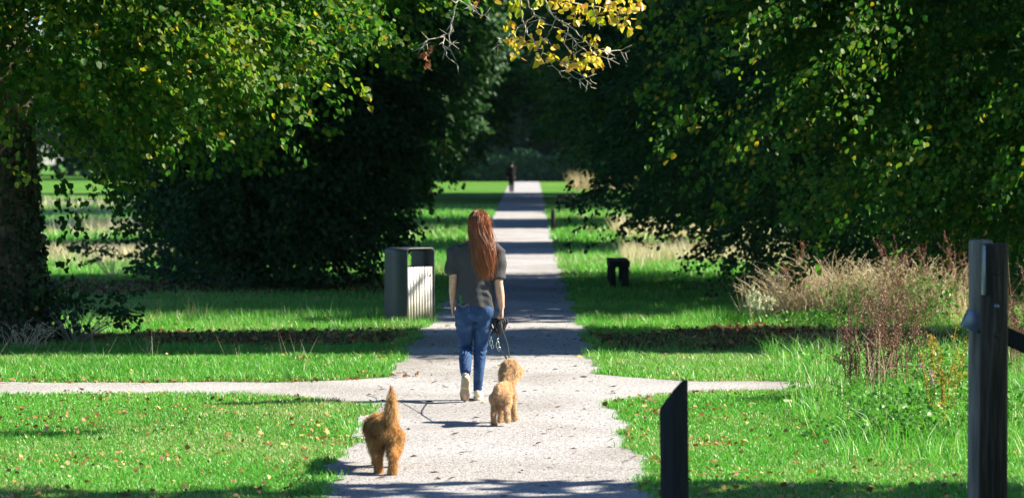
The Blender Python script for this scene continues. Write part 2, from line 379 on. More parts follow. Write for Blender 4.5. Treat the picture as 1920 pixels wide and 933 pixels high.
# ------------------------------------------------------------------ grass
def noise2(x, y, seed, sc_):
    r = np.random.default_rng(seed); o = 0
    for k in range(7):
        a = r.random() * 6.28; f = sc_ * (1 + .6 * k); o = o + np.sin((x * math.cos(a) + y * math.sin(a)) * f + r.random() * 6.28) / (1 + .35 * k)
    return o / 3.0
def blades(x, y, h, wd, lean, tint, z0=0.0, seg=1):
    n = len(x); a = RNG.random(n) * 6.283; la = RNG.random(n) * 6.283
    sx, sy = np.cos(a) * wd / 2, np.sin(a) * wd / 2
    lx, ly = np.cos(la) * lean * h, np.sin(la) * lean * h
    z = np.full(n, z0)
    if seg == 1:
        V = np.stack([np.stack([x - sx, y - sy, z], -1), np.stack([x + sx, y + sy, z], -1), np.stack([x + lx, y + ly, z + h], -1)], 1).reshape(-1, 3)
        return V, np.arange(n * 3).reshape(-1, 3), np.repeat(tint, 3)
    V = np.stack([np.stack([x - sx, y - sy, z], -1), np.stack([x + sx, y + sy, z], -1),
                  np.stack([x + sx * .8 + lx * .35, y + sy * .8 + ly * .35, z + h * .62], -1), np.stack([x - sx * .8 + lx * .35, y - sy * .8 + ly * .35, z + h * .62], -1),
                  np.stack([x + lx * 1.1, y + ly * 1.1, z + h * .97], -1)], 1).reshape(-1, 3)
    i = np.arange(n) * 5
    return V, [np.stack([i, i + 1, i + 2, i + 3], -1), np.stack([i + 3, i + 2, i + 4], -1)], np.repeat(tint, 5)
def scatter(n, d0, d1, margin=.4, k=.186):
    y = d0 + (d1 - d0) * np.sqrt(RNG.random(n)) if False else RNG.uniform(d0, d1, n)
    x = RNG.uniform(-1, 1, n) * (k * y + margin); return x, y
G = MB()
def lawn_blades(n, d0, d1, h0, wd, sparse=True):
    x, y = scatter(n, d0, d1)
    keep = ~on_path(x, y, -.03)
    pt = in_patch(x, y); keep &= ~(pt & (RNG.random(n) > .14))
    x, y = x[keep], y[keep]; m = len(x)
    nz = noise2(x, y, 3, 1.1); n3 = noise2(x, y, 9, 4.0)
    h = h0 * (1 + .45 * nz + .3 * n3) * RNG.uniform(.55, 1.3, m)
    # rougher strips: beyond the crossing path, under the trees, along the far path edges, right verge
    rough = np.exp(-((y - 28.6) / 1.1) ** 2) * .9 + np.exp(-((y - 36.6) / .9) ** 2) * 1.3 + np.clip((x - 2.6) / 1.2, 0, 1) * (y < 30) * 1.1 + (y > 52) * .5
    h = np.clip(h * (1 + rough), .012, .3)
    t = np.clip(.45 + .16 * noise2(x, y, 21, .8) + .1 * n3 + RNG.normal(0, .2, m), 0, .86)
    dryp = noise2(x, y, 33, .55) + .6 * noise2(x, y, 35, 2.) + RNG.normal(0, .3, m) > .32
    t = np.where(dryp & (RNG.random(m) < .5), RNG.uniform(.8, 1, m), t)
    G.add(*blades(x, y, h, wd * RNG.uniform(.7, 1.3, m), RNG.uniform(.1, 1.0, m), t, seg=2 if wd < .009 else 1))
lawn_blades(230000, 17.2, 24.5, .029, .0055)
lawn_blades(180000, 24.5, 31, .036, .0070)
lawn_blades(150000, 31, 42, .06, .010)
lawn_blades(110000, 42, 64, .08, .016)
lawn_blades(80000, 64, 120, .10, .035)
# tussocks of longer blades at the path edges
for k in range(900):
    side = RNG.random()
    if side < .5:
        y0 = RNG.uniform(17.5, 50); l_, r_ = path_edges(np.array([y0])); x0 = (l_[0] - RNG.uniform(0, .15)) if RNG.random() < .5 else (r_[0] + RNG.uniform(0, .15))
        if on_path(x0, y0): continue
        hh = .05
    else:
        x0 = RNG.uniform(-5.5, 5); y0 = cross_edges(np.array([x0]))[1][0] + RNG.uniform(.05, 2.6); hh = .085
        if on_path(x0, y0): continue
    m = 26; G.add(*blades(x0 + RNG.normal(0, .05, m), y0 + RNG.normal(0, .05, m), hh * RNG.uniform(.6, 1.6, m), np.full(m, .007), RNG.uniform(.2, 1.1, m), np.clip(RNG.normal(.55, .2, m), 0, .95), seg=2))
x = RNG.uniform(2.3, 5.2, 9000); y = RNG.uniform(19.5, 30.5, 9000); k = (x > 2.0 + .065 * (y - 19) + .25 * noise2(x, y, 81, 1.5)) & ~on_path(x, y); x, y = x[k], y[k]; m = len(x)
G.add(*blades(x, y, RNG.uniform(.08, .32, m), np.full(m, .006), RNG.uniform(.2, 1.1, m), np.clip(RNG.normal(.55, .22, m), 0, 1), seg=2))
tag(G.build('lawn_grass', M['grass']), 'mown green grass of the lawns on both sides of the path', 'grass', kind='stuff')

# ------------------------------------------------------------------ leaves
LEAF = np.array([[0, 0, 0], [.22, .42, .07], [.66, .34, .05], [1, 0, -.06], [.66, -.34, .05], [.22, -.42, .07]])
LQ = np.array([[0, 3, 2, 1], [0, 5, 4, 3]])
RHN = np.array([[0, 0, 0], [.5, .13, .05], [1, 0, 0], [.5, -.13, .05]])
RH = np.array([[0, 0, 0], [.5, .4, .05], [1, 0, 0], [.5, -.4, .05]])
CR = np.random.default_rng(99)
def leaves(P, d, n, s, tint, shape='leaf', curl=2.4):
    d = norm(d); side = norm(np.cross(d, n)); n = np.cross(side, d)
    B, Q = (LEAF, LQ) if shape == 'leaf' else (RHN if shape == 'thin' else RH, np.array([[0, 1, 2, 3]]))
    s = np.broadcast_to(np.asarray(s, float), (len(P),))[:, None, None]
    V = P[:, None] + s * (B[None, :, 0:1] * d[:, None] + B[None, :, 1:2] * side[:, None] + B[None, :, 2:3] * n[:, None] * CR.uniform(-.6, curl, (len(P), 1, 1)))
    k = len(B); Fq = (np.arange(len(P)) * k)[:, None, None] + Q[None]
    return V.reshape(-1, 3), Fq.reshape(-1, 4), np.repeat(tint, k)

def sprays(rng, base, out, n_leaf, length, width, leaf, tint_mu=.45, tint_sd=.18, yellow=.02, droop=.35):
    """leafy twigs: base (n,3), outward direction (n,3)"""
    n = len(base); t = rng.random((n, n_leaf)) ** .8
    ax = norm(out + rng.normal(0, .25, (n, 3)) + np.array([0, 0, -.25]))
    lat = norm(np.cross(ax, np.array([0, 0, 1.]))); ln = length * rng.uniform(.6, 1.4, (n, 1))
    P = base[:, None] + ax[:, None] * (t * ln)[..., None] + lat[:, None] * (rng.normal(0, 1, (n, n_leaf)) * width * (1.1 - .6 * t))[..., None]
    P[..., 2] -= droop * ln * t ** 2 * .6
    P += rng.normal(0, .05, P.shape) * width / .2
    d = ax[:, None] + lat[:, None] * rng.normal(0, .8, (n, n_leaf, 1)) + rng.normal(0, .3, (n, n_leaf, 3)); d[..., 2] -= rng.uniform(.1, 1.1, (n, n_leaf))
    nn = rng.normal(0, .75, (n, n_leaf, 3)); nn[..., 2] += .7
    tt = np.clip(tint_mu + rng.normal(0, .18, (n, 1)) + rng.normal(0, tint_sd, (n, n_leaf)), 0, .92)
    tt = np.where(rng.random((n, n_leaf)) < yellow, rng.uniform(.94, 1, (n, n_leaf)), tt)
    m = n * n_leaf
    return leaves(P.reshape(m, 3), d.reshape(m, 3), nn.reshape(m, 3), leaf * rng.uniform(.6, 1.25, m), tt.ravel())

def sphere_dirs(rng, n):
    v = norm(rng.normal(size=(n, 3))); return v
def crown_surface(rng, u, c, h, p=2.6, lob=.14, seed=0):
    r = np.random.default_rng(seed + 100); k = np.ones(len(u))
    for _ in range(9):
        w_ = r.normal(size=3) * 3.2; k += lob * np.sin(u @ w_ + r.random() * 6.28) / 2.2
    q = (np.abs(u) ** p).sum(1) ** (-1 / p)
    return u * (q * k)[:, None]

def crown(name, mat, parent, c, h, seed, zmin=.5, zfine=6.0, n_spray=1300, n_leaf=30, leaf=.09, n_up=9000, n_in=7000, big=.24, yellow=.02, tint=.45, spray_len=.75, width=.2, extra=None, skirt=.5, face=True, p=2.6, rise=None):
    rng = np.random.default_rng(seed); b = MB(); c = np.asarray(c, float); h = np.asarray(h, float)
    def pts(n, r0, r1, lowonly):
        out = np.zeros((0, 3)); uu = np.zeros((0, 3))
        while len(out) < n:
            u = sphere_dirs(rng, n * 2); P = c + crown_surface(rng, u, c, h, p=p, lob=.09, seed=seed) * h * rng.uniform(r0, r1, (len(u), 1)) ** .7
            zl = zmin + (np.clip((rise[0] - P[:, 0]) / .8, 0, 1) * rise[1] if rise else 0) + skirt * (noise2(P[:, 0], P[:, 1], seed, 1.3))
            ok = P[:, 2] > zl
            if lowonly is True: ok &= P[:, 2] < zfine
            if lowonly is False: ok &= P[:, 2] > zfine - .8
            if lowonly is True and face: ok &= (P[:, 1] < c[1] + .35 * h[1]) | (rng.random(len(P)) < .35)
            out = np.vstack([out, P[ok]]); uu = np.vstack([uu, u[ok]])
        return out[:n], uu[:n]
    if n_spray:
        P, u = pts(n_spray, .62, 1.0, True); o = u.copy(); o[:, 2] *= .3
        b.add(*sprays(rng, P, norm(o), n_leaf, spray_len, width, leaf, tint, yellow=yellow))
    if n_up:
        P, u = pts(n_up, .45, 1.05, False)
        d = rng.normal(size=P.shape); d[:, 2] -= .3
        b.add(*leaves(P, d, rng.normal(0, .7, P.shape) + [0, 0, .6], big * rng.uniform(.6, 1.3, len(P)), np.clip(rng.normal(tint, .2, len(P)), 0, .93), 'rh'))
    if n_in:
        P, u = pts(n_in, .05, .66, None)
        b.add(*leaves(P, rng.normal(size=P.shape), rng.normal(0, .8, P.shape) + [0, 0, .4], big * rng.uniform(.7, 1.4, len(P)), np.clip(rng.normal(tint * .8, .18, len(P)), 0, .9), 'rh'))
    if extra: extra(b, rng)
    return b.build(name, mat, parent)

def trunk(name, parent, base, top, r0, limbs, seed, mat=None, flare=1.5, n=14):
    rng = np.random.default_rng(seed); b = MB(); base = np.asarray(base, float)
    z = np.concatenate([[0, .08, .25, .6, 1.1], np.linspace(1.8, top, 7)]); H = top
    rr = r0 * (1 - .6 * (z / H) ** 1.1) * (1 + (flare - 1) * np.exp(-z / .35))
    P = np.stack([base[0] + .05 * np.sin(z * 1.3 + seed), base[1] + .05 * np.cos(z * .9 + seed), base[2] + z - .05], -1)
    V, f = tube(P, rr, n); a = np.arctan2(V[:, 1] - base[1], V[:, 0] - base[0])
    V[:, :2] += (V[:, :2] - base[:2]) * (.06 * np.sin(5 * a + V[:, 2]) + .04 * np.sin(9 * a + 2.3 * V[:, 2]))[:, None] * np.exp(-np.maximum(V[:, 2:3], 0) / 3)
    b.add(V, f)
    for e in limbs:
        e = np.asarray(e, float); z0 = min(max(e[2] - base[2] - .25 * np.hypot(*(e[:2] - base[:2])) * rng.uniform(.3, 1.3), 1.9), top * .95)
        s = np.array([base[0], base[1], base[2] + z0]); t = np.linspace(0, 1, 9)[:, None]
        mid = (s + e) / 2 + np.array([0, 0, .12 * np.linalg.norm(e - s)]) + rng.normal(0, .25, 3)
        C = (1 - t) ** 2 * s + 2 * t * (1 - t) * mid + t ** 2 * e
        C[1:-1] += rng.normal(0, .05, (7, 3))
        r_ = r0 * .32 * (1 - t[:, 0]) ** .9 + .012
        b.add(*tube(C, r_, 7))
        for q in range(3):
            i0 = rng.integers(3, 8); d = norm((C[min(i0 + 1, 8)] - C[i0 - 1]) + rng.normal(0, .4, 3)); L_ = rng.uniform(.6, 1.6)
            tt = np.linspace(0, 1, 5)[:, None]; b.add(*tube(C[i0] + d * L_ * tt + np.array([0, 0, -.25]) * tt ** 2 * L_, r_[i0] * .6 * (1 - tt[:, 0]) + .005, 5))
    return b.build(name, mat or M['bark'], parent, smooth=True)

def limb_ends(rng, c, h, n, zlo=2.5):
    u = sphere_dirs(rng, n * 3); u = u[u[:, 2] > -.55][:n]
    P = np.asarray(c) + u * np.asarray(h) * .8; P[:, 2] = np.maximum(P[:, 2], zlo); return P

# ------------------------------------------------------------------ trees
TREES = 'trees of the avenue'
def tree(label, base, c, h, seed, tr=.38, nlimb=14, mat='leaf', group=TREES, kindname='lime_tree', **kw):
    rng = np.random.default_rng(seed)
    t = thing(kindname, label, 'tree', (base[0], base[1], 0), 0, group)
    cl = (c[0] - base[0], c[1] - base[1], c[2])
    tk = trunk('trunk', t, (0, 0, 0), c[2] + h[2] * .55, tr, limb_ends(rng, cl, h, nlimb), seed)
    cr = crown('crown', M[mat], t, cl, h, seed, **kw)
    return t, tk, cr

# left, nearest: thick ivied trunk at the frame edge, its lit boughs reaching over the lawn
def boughs(b, rng):
    # hanging boughs of this tree: low ones round the trunk and lit ones reaching over the lawn
    ends = [(1.3, -2.0, 2.6), (1.9, -1.2, 2.5), (1.4, -3.0, 2.75), (2.2, -3.6, 2.75), (2.8, -4.0, 2.95), (3.4, -4.4, 3.05), (3.9, -4.6, 3.3), (2.6, -5.0, 3.2), (1.7, -4.6, 3.0), (4.6, -4.4, 3.5), (3.3, -3.4, 3.0), (1.25, -1.0, 2.3), (3.0, -5.0, 3.05), (3.6, -5.2, 3.15)]
    P = []; O = []
    for x, y, z in ends:
        k = 9
        P.append(np.array([x, y, z + .3]) + rng.normal(0, 1, (k, 3)) * [.32, .4, .14]); O.append(np.tile([.75, -.45, -.3], (k, 1)))
    b.add(*sprays(rng, np.concatenate(P), norm(np.concatenate(O)), 46, .75, .16, .070, .66, .2, yellow=.06))
    # thin dangling shoots beside the trunk
    P = np.array([[.95, -.6, 1.9], [1.1, -.4, 1.5], [.8, -.8, 1.2], [1.0, -.6, .8], [1.5, 0, 1.7], [1.9, .2, 1.5], [.85, -.5, 2.2], [1.4, -.3, 2.0]])
    b.add(*sprays(rng, np.repeat(P, 2, 0), np.tile([.35, -.1, -.9], (len(P) * 2, 1)), 16, .5, .07, .075, .3, .15))
t, tk, cr = tree('big ivy-covered lime tree with thick trunk at the left edge of the lawn', (-6.1, 32.8), (-5.1, 31.6, 7.0), (4.7, 5.2, 4.4), 11, tr=.66, nlimb=22, mat='leaf_bright', zmin=2.75, zfine=5.6, n_spray=1650, n_leaf=42, leaf=.070, n_up=9000, n_in=5000, yellow=.035, tint=.5, extra=boughs, skirt=.35, rise=(1.3, .75))
rng = np.random.default_rng(5)
n = 9000; zz = 2.6 * rng.random(n) ** 1.25; aa = rng.uniform(0, 6.283, n); rr = .66 * (1 + .5 * np.exp(-zz / .35)) * (1 - .6 * (zz / 9.5)) + .03 + rng.random(n) * .05
P = np.stack([rr * np.cos(aa), rr * np.sin(aa), zz], -1); o = np.stack([np.cos(aa), np.sin(aa), 0 * aa], -1)
d = rng.normal(0, .5, P.shape); d[:, 2] -= .8
keep = rng.random(n) < np.clip(1.25 - zz / 2.4 + .35 * np.sin(3 * aa + 1.5 * zz), 0, 1)
link('ivy', mesh_np('ivy', *leaves(P[keep], d[keep], (o + rng.normal(0, .35, P.shape))[keep], .06 * rng.uniform(.6, 1.3, keep.sum()), rng.random(keep.sum()))), M['ivy'], t)

# left, second: dense dark crown sweeping to the ground
tree('dense dark lime tree with its skirt down to the lawn left of the litter bin', (-4.6, 47.4), (-4.05, 47.0, 5.3), (3.0, 4.4, 5.5), 12, mat='leaf_dark', zmin=.2, zfine=6.2, n_spray=2100, n_leaf=42, leaf=.078, n_up=9000, n_in=9000, big=.3, tint=.45, skirt=.2, p=2.0, spray_len=.6)
# right, first: small low-hanging tree whose leaves fill the upper right
def boughs_r(b, rng):
    P = []; O = []
    for x, y, z in [(x_ - 2.1, y_ + .0, z_) for x_, y_, z_ in [(-3.1, -4.2, 2.6), (-2.6, -4.4, 2.3), (-2.2, -4.0, 1.9), (-1.6, -4.2, 1.75), (-1.0, -4.4, 1.7), (-2.8, -3.9, 3.3), (-1.8, -4.5, 2.8), (-.6, -4.4, 2.2), (-2.2, -4.6, 3.5), (-1.2, -4.6, 3.4), (0, -4.4, 1.9), (.5, -4.2, 2.8), (-3.4, -3.4, 3.7)]]:
        k = 8; P.append(np.array([x, y + 1.35, z + .2]) + rng.normal(0, 1, (k, 3)) * [.35, .35, .18]); O.append(np.tile([-.6, -.4, -.35], (k, 1)))
    b.add(*sprays(rng, np.concatenate(P), norm(np.concatenate(O)), 40, .7, .17, .068, .6, .2, yellow=.06))
tree('low-hanging lime tree over the dry weeds behind the round gate post', (7.4, 34.3), (8.0, 33.9, 6.1), (5.6, 2.1, 4.7), 13, mat='leaf_bright', rise=(-3.5, .8), zmin=1.4, zfine=5.6, n_spray=2600, n_leaf=46, leaf=.062, n_up=8000, n_in=6000, big=.32, tint=.45, yellow=.05, extra=boughs_r, spray_len=.55)
# right, second: broad spreading tree beyond the backless bench
tree('broad dark lime tree sweeping low beside the backless bench', (7.0, 46.0), (6.9, 45.7, 7.4), (5.9, 7.1, 7.4), 14, mat='leaf_dark', rise=(-3.1, .95), zmin=.4, zfine=6.0, n_spray=3000, n_leaf=42, leaf=.072, n_up=17000, n_in=12000, big=.36, tint=.5, skirt=.35, yellow=.025)
# right, outside the frame: the tree that shades the foreground
tree('lime tree at the near right, beside the gate posts, shading the front of the path', (9.0, 12.6), (8.2, 13.2, 6.9), (4.9, 6.6, 3.7), 15, n_spray=0, zfine=0, zmin=3.35, n_up=20000, n_in=9000, big=.36, p=4)

# left, outside the frame: the tree whose yellowing branch hangs in at the top
t, tk, cr = tree('lime tree at the near left with a yellowing branch hanging over the path', (-7.2, 24.6), (-5.4, 24.2, 7.7), (4.6, 4.4, 3.4), 16, n_spray=0, zfine=0, zmin=4.3, n_up=12000, n_in=4000, big=.3)
DB = 22.5
def uv(u, v, dy=0.0): return np.array([gx(780 + u / 4.364, DB) + 7.2, DB - 24.6 + dy, gz(v / 4.364, DB)])
rng = np.random.default_rng(44)
tw = [([(850, 0), (870, 130), (880, 200), (910, 270), (980, 370), (1060, 440), (1200, 510), (1310, 580), (1400, 650), (1480, 685)], .008),
      ([(910, 0), (950, 90), (1010, 160), (1100, 220), (1200, 250), (1290, 340), (1390, 410), (1550, 470), (1665, 525)], .008),
      ([(1060, 20), (1140, 140), (1210, 200), (1260, 270), (1290, 400), (1310, 440)], .010), ([(1190, 180), (1320, 270), (1420, 360), (1520, 420), (1680, 410), (1715, 430)], .007),
      ([(1060, 480), (1130, 560), (1270, 675)], .005), ([(1210, 520), (1250, 600), (1335, 665)], .005), ([(1370, 630), (1430, 715)], .005), ([(1200, 310), (1230, 390), (1290, 450)], .005),
      ([(1140, 140), (1110, 220), (1080, 290), (1060, 350)], .005), ([(960, 130), (900, 215)], .005), ([(1500, 420), (1600, 440), (1640, 480)], .004), ([(1420, 360), (1440, 420), (1520, 440)], .004),
      ([(1130, 0), (1350, 30), (1600, 90), (1700, 170), (1780, 280)], .009), ([(1250, 20), (1290, 120), (1330, 210)], .005), ([(1450, 60), (1480, 150), (1510, 200)], .005),
      ([(330, 0), (300, 150), (270, 270), (225, 300), (240, 400), (270, 470), (345, 555)], .009), ([(225, 300), (120, 315), (65, 380), (60, 440)], .005), ([(270, 270), (290, 460)], .004),
      ([(280, 15), (380, 30), (450, 70), (540, 130), (575, 135)], .006), ([(270, 360), (315, 350)], .003), ([(430, 0), (470, 60)], .005), ([(740, 320), (660, 345), (680, 400)], .003), ([(860, 200), (740, 330)], .004)]
b = MB()
lim = np.array([[1.2, .2, 5.4], [3.4, -.9, 5.1], [5.6, -1.8, 4.6], [7.0, -2.1, 4.25], [8.3, -2.2, 4.05]])
b.add(*tube(lim, [.075, .06, .045, .03, .015], 8))
for pl, r0 in tw:
    P = np.array([uv(u, v, .12 * math.sin(u * .02 + v * .013)) for u, v in pl])
    if pl[0][1] <= 25:
        q = lim[np.argmin(np.abs(lim[:, 0] - (P[0, 0] - .25)))] ; P = np.vstack([q, (q * .4 + P[0] * .6) + [0, 0, .05], P])
    tt = np.linspace(0, 1, len(P)); k = np.linspace(0, 1, len(P) * 3); P = np.stack([np.interp(k, tt, P[:, i]) for i in range(3)], -1); P[1:-1] += rng.normal(0, .008, (len(P) - 2, 3))
    b.add(*tube(P, r0 * (1 - .75 * k) * .8, 6))
    for q in range(len(P) // 2):
        i0 = rng.integers(2, len(P)); 
        if P[i0, 2] < 3.5:
            d = norm(rng.normal(0, .8, 3) + norm(P[i0] - P[i0 - 1])); b.add(*tube(P[i0] + d * np.linspace(0, rng.uniform(.03, .11), 3)[:, None], [.003, .0025, .0015], 5))
br = b.build('hanging_branch', M['twig'], t, smooth=True)
cl = [(790, 210, 40, 7), (780, 300, 40, 10), (820, 390, 35, 8), (790, 470, 20, 4), (930, 350, 45, 10), (1010, 480, 40, 12), (1110, 470, 40, 10), (1010, 310, 30, 5), (1030, 195, 35, 5), (1165, 295, 25, 5), (1110, 390, 25, 5), (1250, 510, 50, 12), (1380, 490, 70, 22), (1480, 500, 50, 14), (1430, 340, 50, 12), (1560, 390, 20, 2), (1230, 440, 40, 5),
      (1200, 20, 50, 12), (1280, 60, 60, 14), (1320, 180, 40, 8), (1390, 60, 60, 16), (1560, 60, 70, 20), (1640, 120, 60, 16), (1690, 180, 50, 12), (1750, 30, 60, 14), (1840, 30, 40, 10), (1760, 240, 30, 4), (550, 150, 8, 1), (1020, -10, 60, 8), (1480, -10, 120, 20), (1250, -20, 90, 14)]
def cluster(cl, t0, t1, size):
    P = []; T = []
    for u, v, s_, k in cl:
        for _ in range(k):
            P.append(uv(u + rng.normal(0, s_ * .75), v + rng.normal(0, s_ * .7), rng.normal(0, .12))); T.append(rng.uniform(t0, t1))
    P = np.array(P); d = rng.normal(0, .55, P.shape) + [.2, 0, -.8]; nn = rng.normal(0, 1, P.shape) + [.5, -.4, .3]
    return leaves(P, d, nn, size * rng.uniform(.6, 1.2, len(P)), np.array(T), curl=5)
link('yellow_leaves', mesh_np('yellow_leaves', *cluster(cl, .15, .96, .055)), M['leaf_yellow'], br)
link('green_leaves', mesh_np('green_leaves', *cluster([(790, 60, 35, 7), (1010, 5, 40, 7), (1450, 130, 35, 5), (1500, 170, 25, 3), (860, 10, 40, 6)], 0, .22, .075)), M['leaf_yellow'], br)
link('brown_leaves', mesh_np('brown_leaves', *cluster([(125, 390, 16, 5), (65, 440, 20, 5), (85, 520, 22, 5), (490, 15, 14, 3)], 0, 1, .055)), M['leaf_brown'], br)

# avenue trees further off: two built, the rest copies of the two with their own proportions
def far_proto(label, seed, mat):
    return tree(label, (0, 0), (0, 0, 6.9), (4.6, 5.2, 6.6), seed, mat=mat, p=2.1, zmin=1.0, zfine=7.5, n_spray=1900, n_leaf=26, leaf=.15, n_up=12000, n_in=9000, big=.42, tint=.5, spray_len=.9, width=.28, skirt=.45, face=False, yellow=.03)[0]
protos = {}
def place(o, x, y, sx, sy, sz, rz): o.location = (x, y, 0); o.scale = (sx, sy, sz); o.rotation_euler = (0, 0, rz)
far = [  # x, y, half width, half depth, height scale, kind, label
    (6.7, 66.9, 5.0, 4.1, 1.1, 'a', 'lime tree right of the path behind the backless bench, over pale dry grass'),
    (-5.1, 68, 3.4, 4.6, 1.0, 'b', 'dark lime tree left of the path just behind the litter bin tree'),
    (7.9, 90.3, 6.6, 6.4, 1.2, 'b', 'wide lime tree right of the path over the thin marker post'),
    (-6.0, 85, 4.7, 4.6, 1.05, 'a', 'third lime tree back in the left-hand row of the avenue'),
    (8.2, 116, 7.4, 6.6, 1.2, 'a', 'lime tree right of the path behind the far armrest bench'),
    (-5.9, 105, 5.4, 4.6, 1.1, 'b', 'fourth lime tree back in the left-hand row of the avenue'),
    (8.5, 129, 7.9, 6.8, 1.25, 'b', 'second lime tree beyond the far armrest bench, right of the path'),
    (-6.2, 136, 6.4, 5.2, 1.1, 'a', 'fifth lime tree back in the left-hand row of the avenue'),
    (8.6, 142, 8.0, 6.8, 1.2, 'a', 'third lime tree beyond the far armrest bench, right of the path'),
    (8.8, 156, 8.2, 7.0, 1.25, 'b', 'last lime tree right of the path, level with the far walker'),
    (-7.4, 158, 6.6, 5.0, 1.1, 'b', 'last lime tree of the left-hand row, level with the far walker')]
for k, (x, y, hx, hy, sz, kd, lab) in enumerate(far):
    if kd not in protos:
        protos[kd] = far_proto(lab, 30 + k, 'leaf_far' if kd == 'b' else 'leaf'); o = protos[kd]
    else:
        p = protos[kd]; o = p.copy(); COL.objects.link(o); o['label'] = lab
        for ch in p.children:
            c_ = ch.copy(); COL.objects.link(c_); c_.parent = o
            if c_.name.startswith('crown') and y > 100: c_.location.z = 1.1
    place(o, x, y, hx / 4.6 * .93, hy / 5.2 * .93, sz, (k // 2 % 2) * math.pi)

# far-off wood closing the avenue and the field: one mass
rng = np.random.default_rng(77); b = MB()
for k in range(53):
    if k > 45: c = (-9 + 3.2 * (k - 46), 268, 13.5 - 3 * (k % 2))
    elif k < 14: c = (-26 + 36 * k / 13, rng.uniform(246, 262), 6.5 + 6 * (k % 2))
    elif k < 26: c = (rng.uniform(7, 40), rng.uniform(226, 262), rng.uniform(5, 15))  # right wing, added nearer than the rest to shade the middle
    else: c = (rng.uniform(-130, -20), rng.uniform(285, 320), rng.uniform(5, 12))
    n = 5200; u = sphere_dirs(rng, n); h = np.array([rng.uniform(5, 8), 6, rng.uniform(7, 9)])
    P = np.array(c) + crown_surface(rng, u, 0, 0, seed=k, lob=.2) * h * rng.uniform(.5, 1, (n, 1)); P[:, 2] = np.abs(P[:, 2])
    b.add(*leaves(P, rng.normal(size=P.shape) + [0, 0, -.4], rng.normal(0, .7, P.shape) + [0, 0, .6], .85 * rng.uniform(.5, 1.3, n), np.clip(rng.normal(rng.uniform(.3, .7), .2, n), 0, .96), 'rh'))
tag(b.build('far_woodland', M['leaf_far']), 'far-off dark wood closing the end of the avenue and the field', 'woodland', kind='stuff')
n = 16000; P = np.stack([rng.uniform(-9, 10, n), 228 + rng.uniform(0, 3, n), 2.3 * rng.random(n) ** .7], -1); P[:, 2] *= 1 + .12 * np.sin(P[:, 0] * 1.7) + .06 * np.sin(P[:, 0] * 4.1)
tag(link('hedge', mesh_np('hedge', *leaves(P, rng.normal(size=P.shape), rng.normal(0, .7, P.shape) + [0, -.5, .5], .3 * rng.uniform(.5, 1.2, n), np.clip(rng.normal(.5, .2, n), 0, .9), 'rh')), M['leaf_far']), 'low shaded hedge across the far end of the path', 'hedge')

# ------------------------------------------------------------------ undergrowth and weeds
def bush(name, label, x, y, h, w_, n, mat, seed, leaf=.06, tint=.4, group=None):
    rng = np.random.default_rng(seed); t = thing(name, label, 'bush', (x, y, 0), 0, group); b = MB(); s_ = MB()
    k = max(6, n // 22); a = rng.uniform(0, 6.28, k); rad = w_ * rng.random(k) ** .6; hh = h * rng.uniform(.35, 1, k) * (1 - .4 * rad / w_)
    tip = np.stack([rad * np.cos(a), rad * np.sin(a), hh], -1)
    for e in tip: s_.add(*tube(np.stack([e * [.15, .15, 0], e * [.6, .6, .6], e]), [.006, .005, .003], 5))
    b.add(*sprays(rng, tip, norm(tip * [1, 1, .3] + [0, 0, .15]), n // k, .3, .1, leaf, tint, .2))
    s_.build('stems', M['twig'], t); b.build('foliage', M[mat], t); return t
bush('bramble_bush', 'small dark bramble at the foot of the ivied trunk', -5.0, 32.6, .75, .5, 900, 'leaf_dark', 1, .06)
bush('bramble_bush', 'straggling dark bush below the dense tree, against the pale dry field', -7.0, 50.0, .9, .7, 420, 'leaf_dark', 2, .08)
bush('bramble_bush', 'low dark bush under the left side of the dense tree', -5.6, 48.6, .55, .9, 1100, 'leaf_dark', 3, .08)

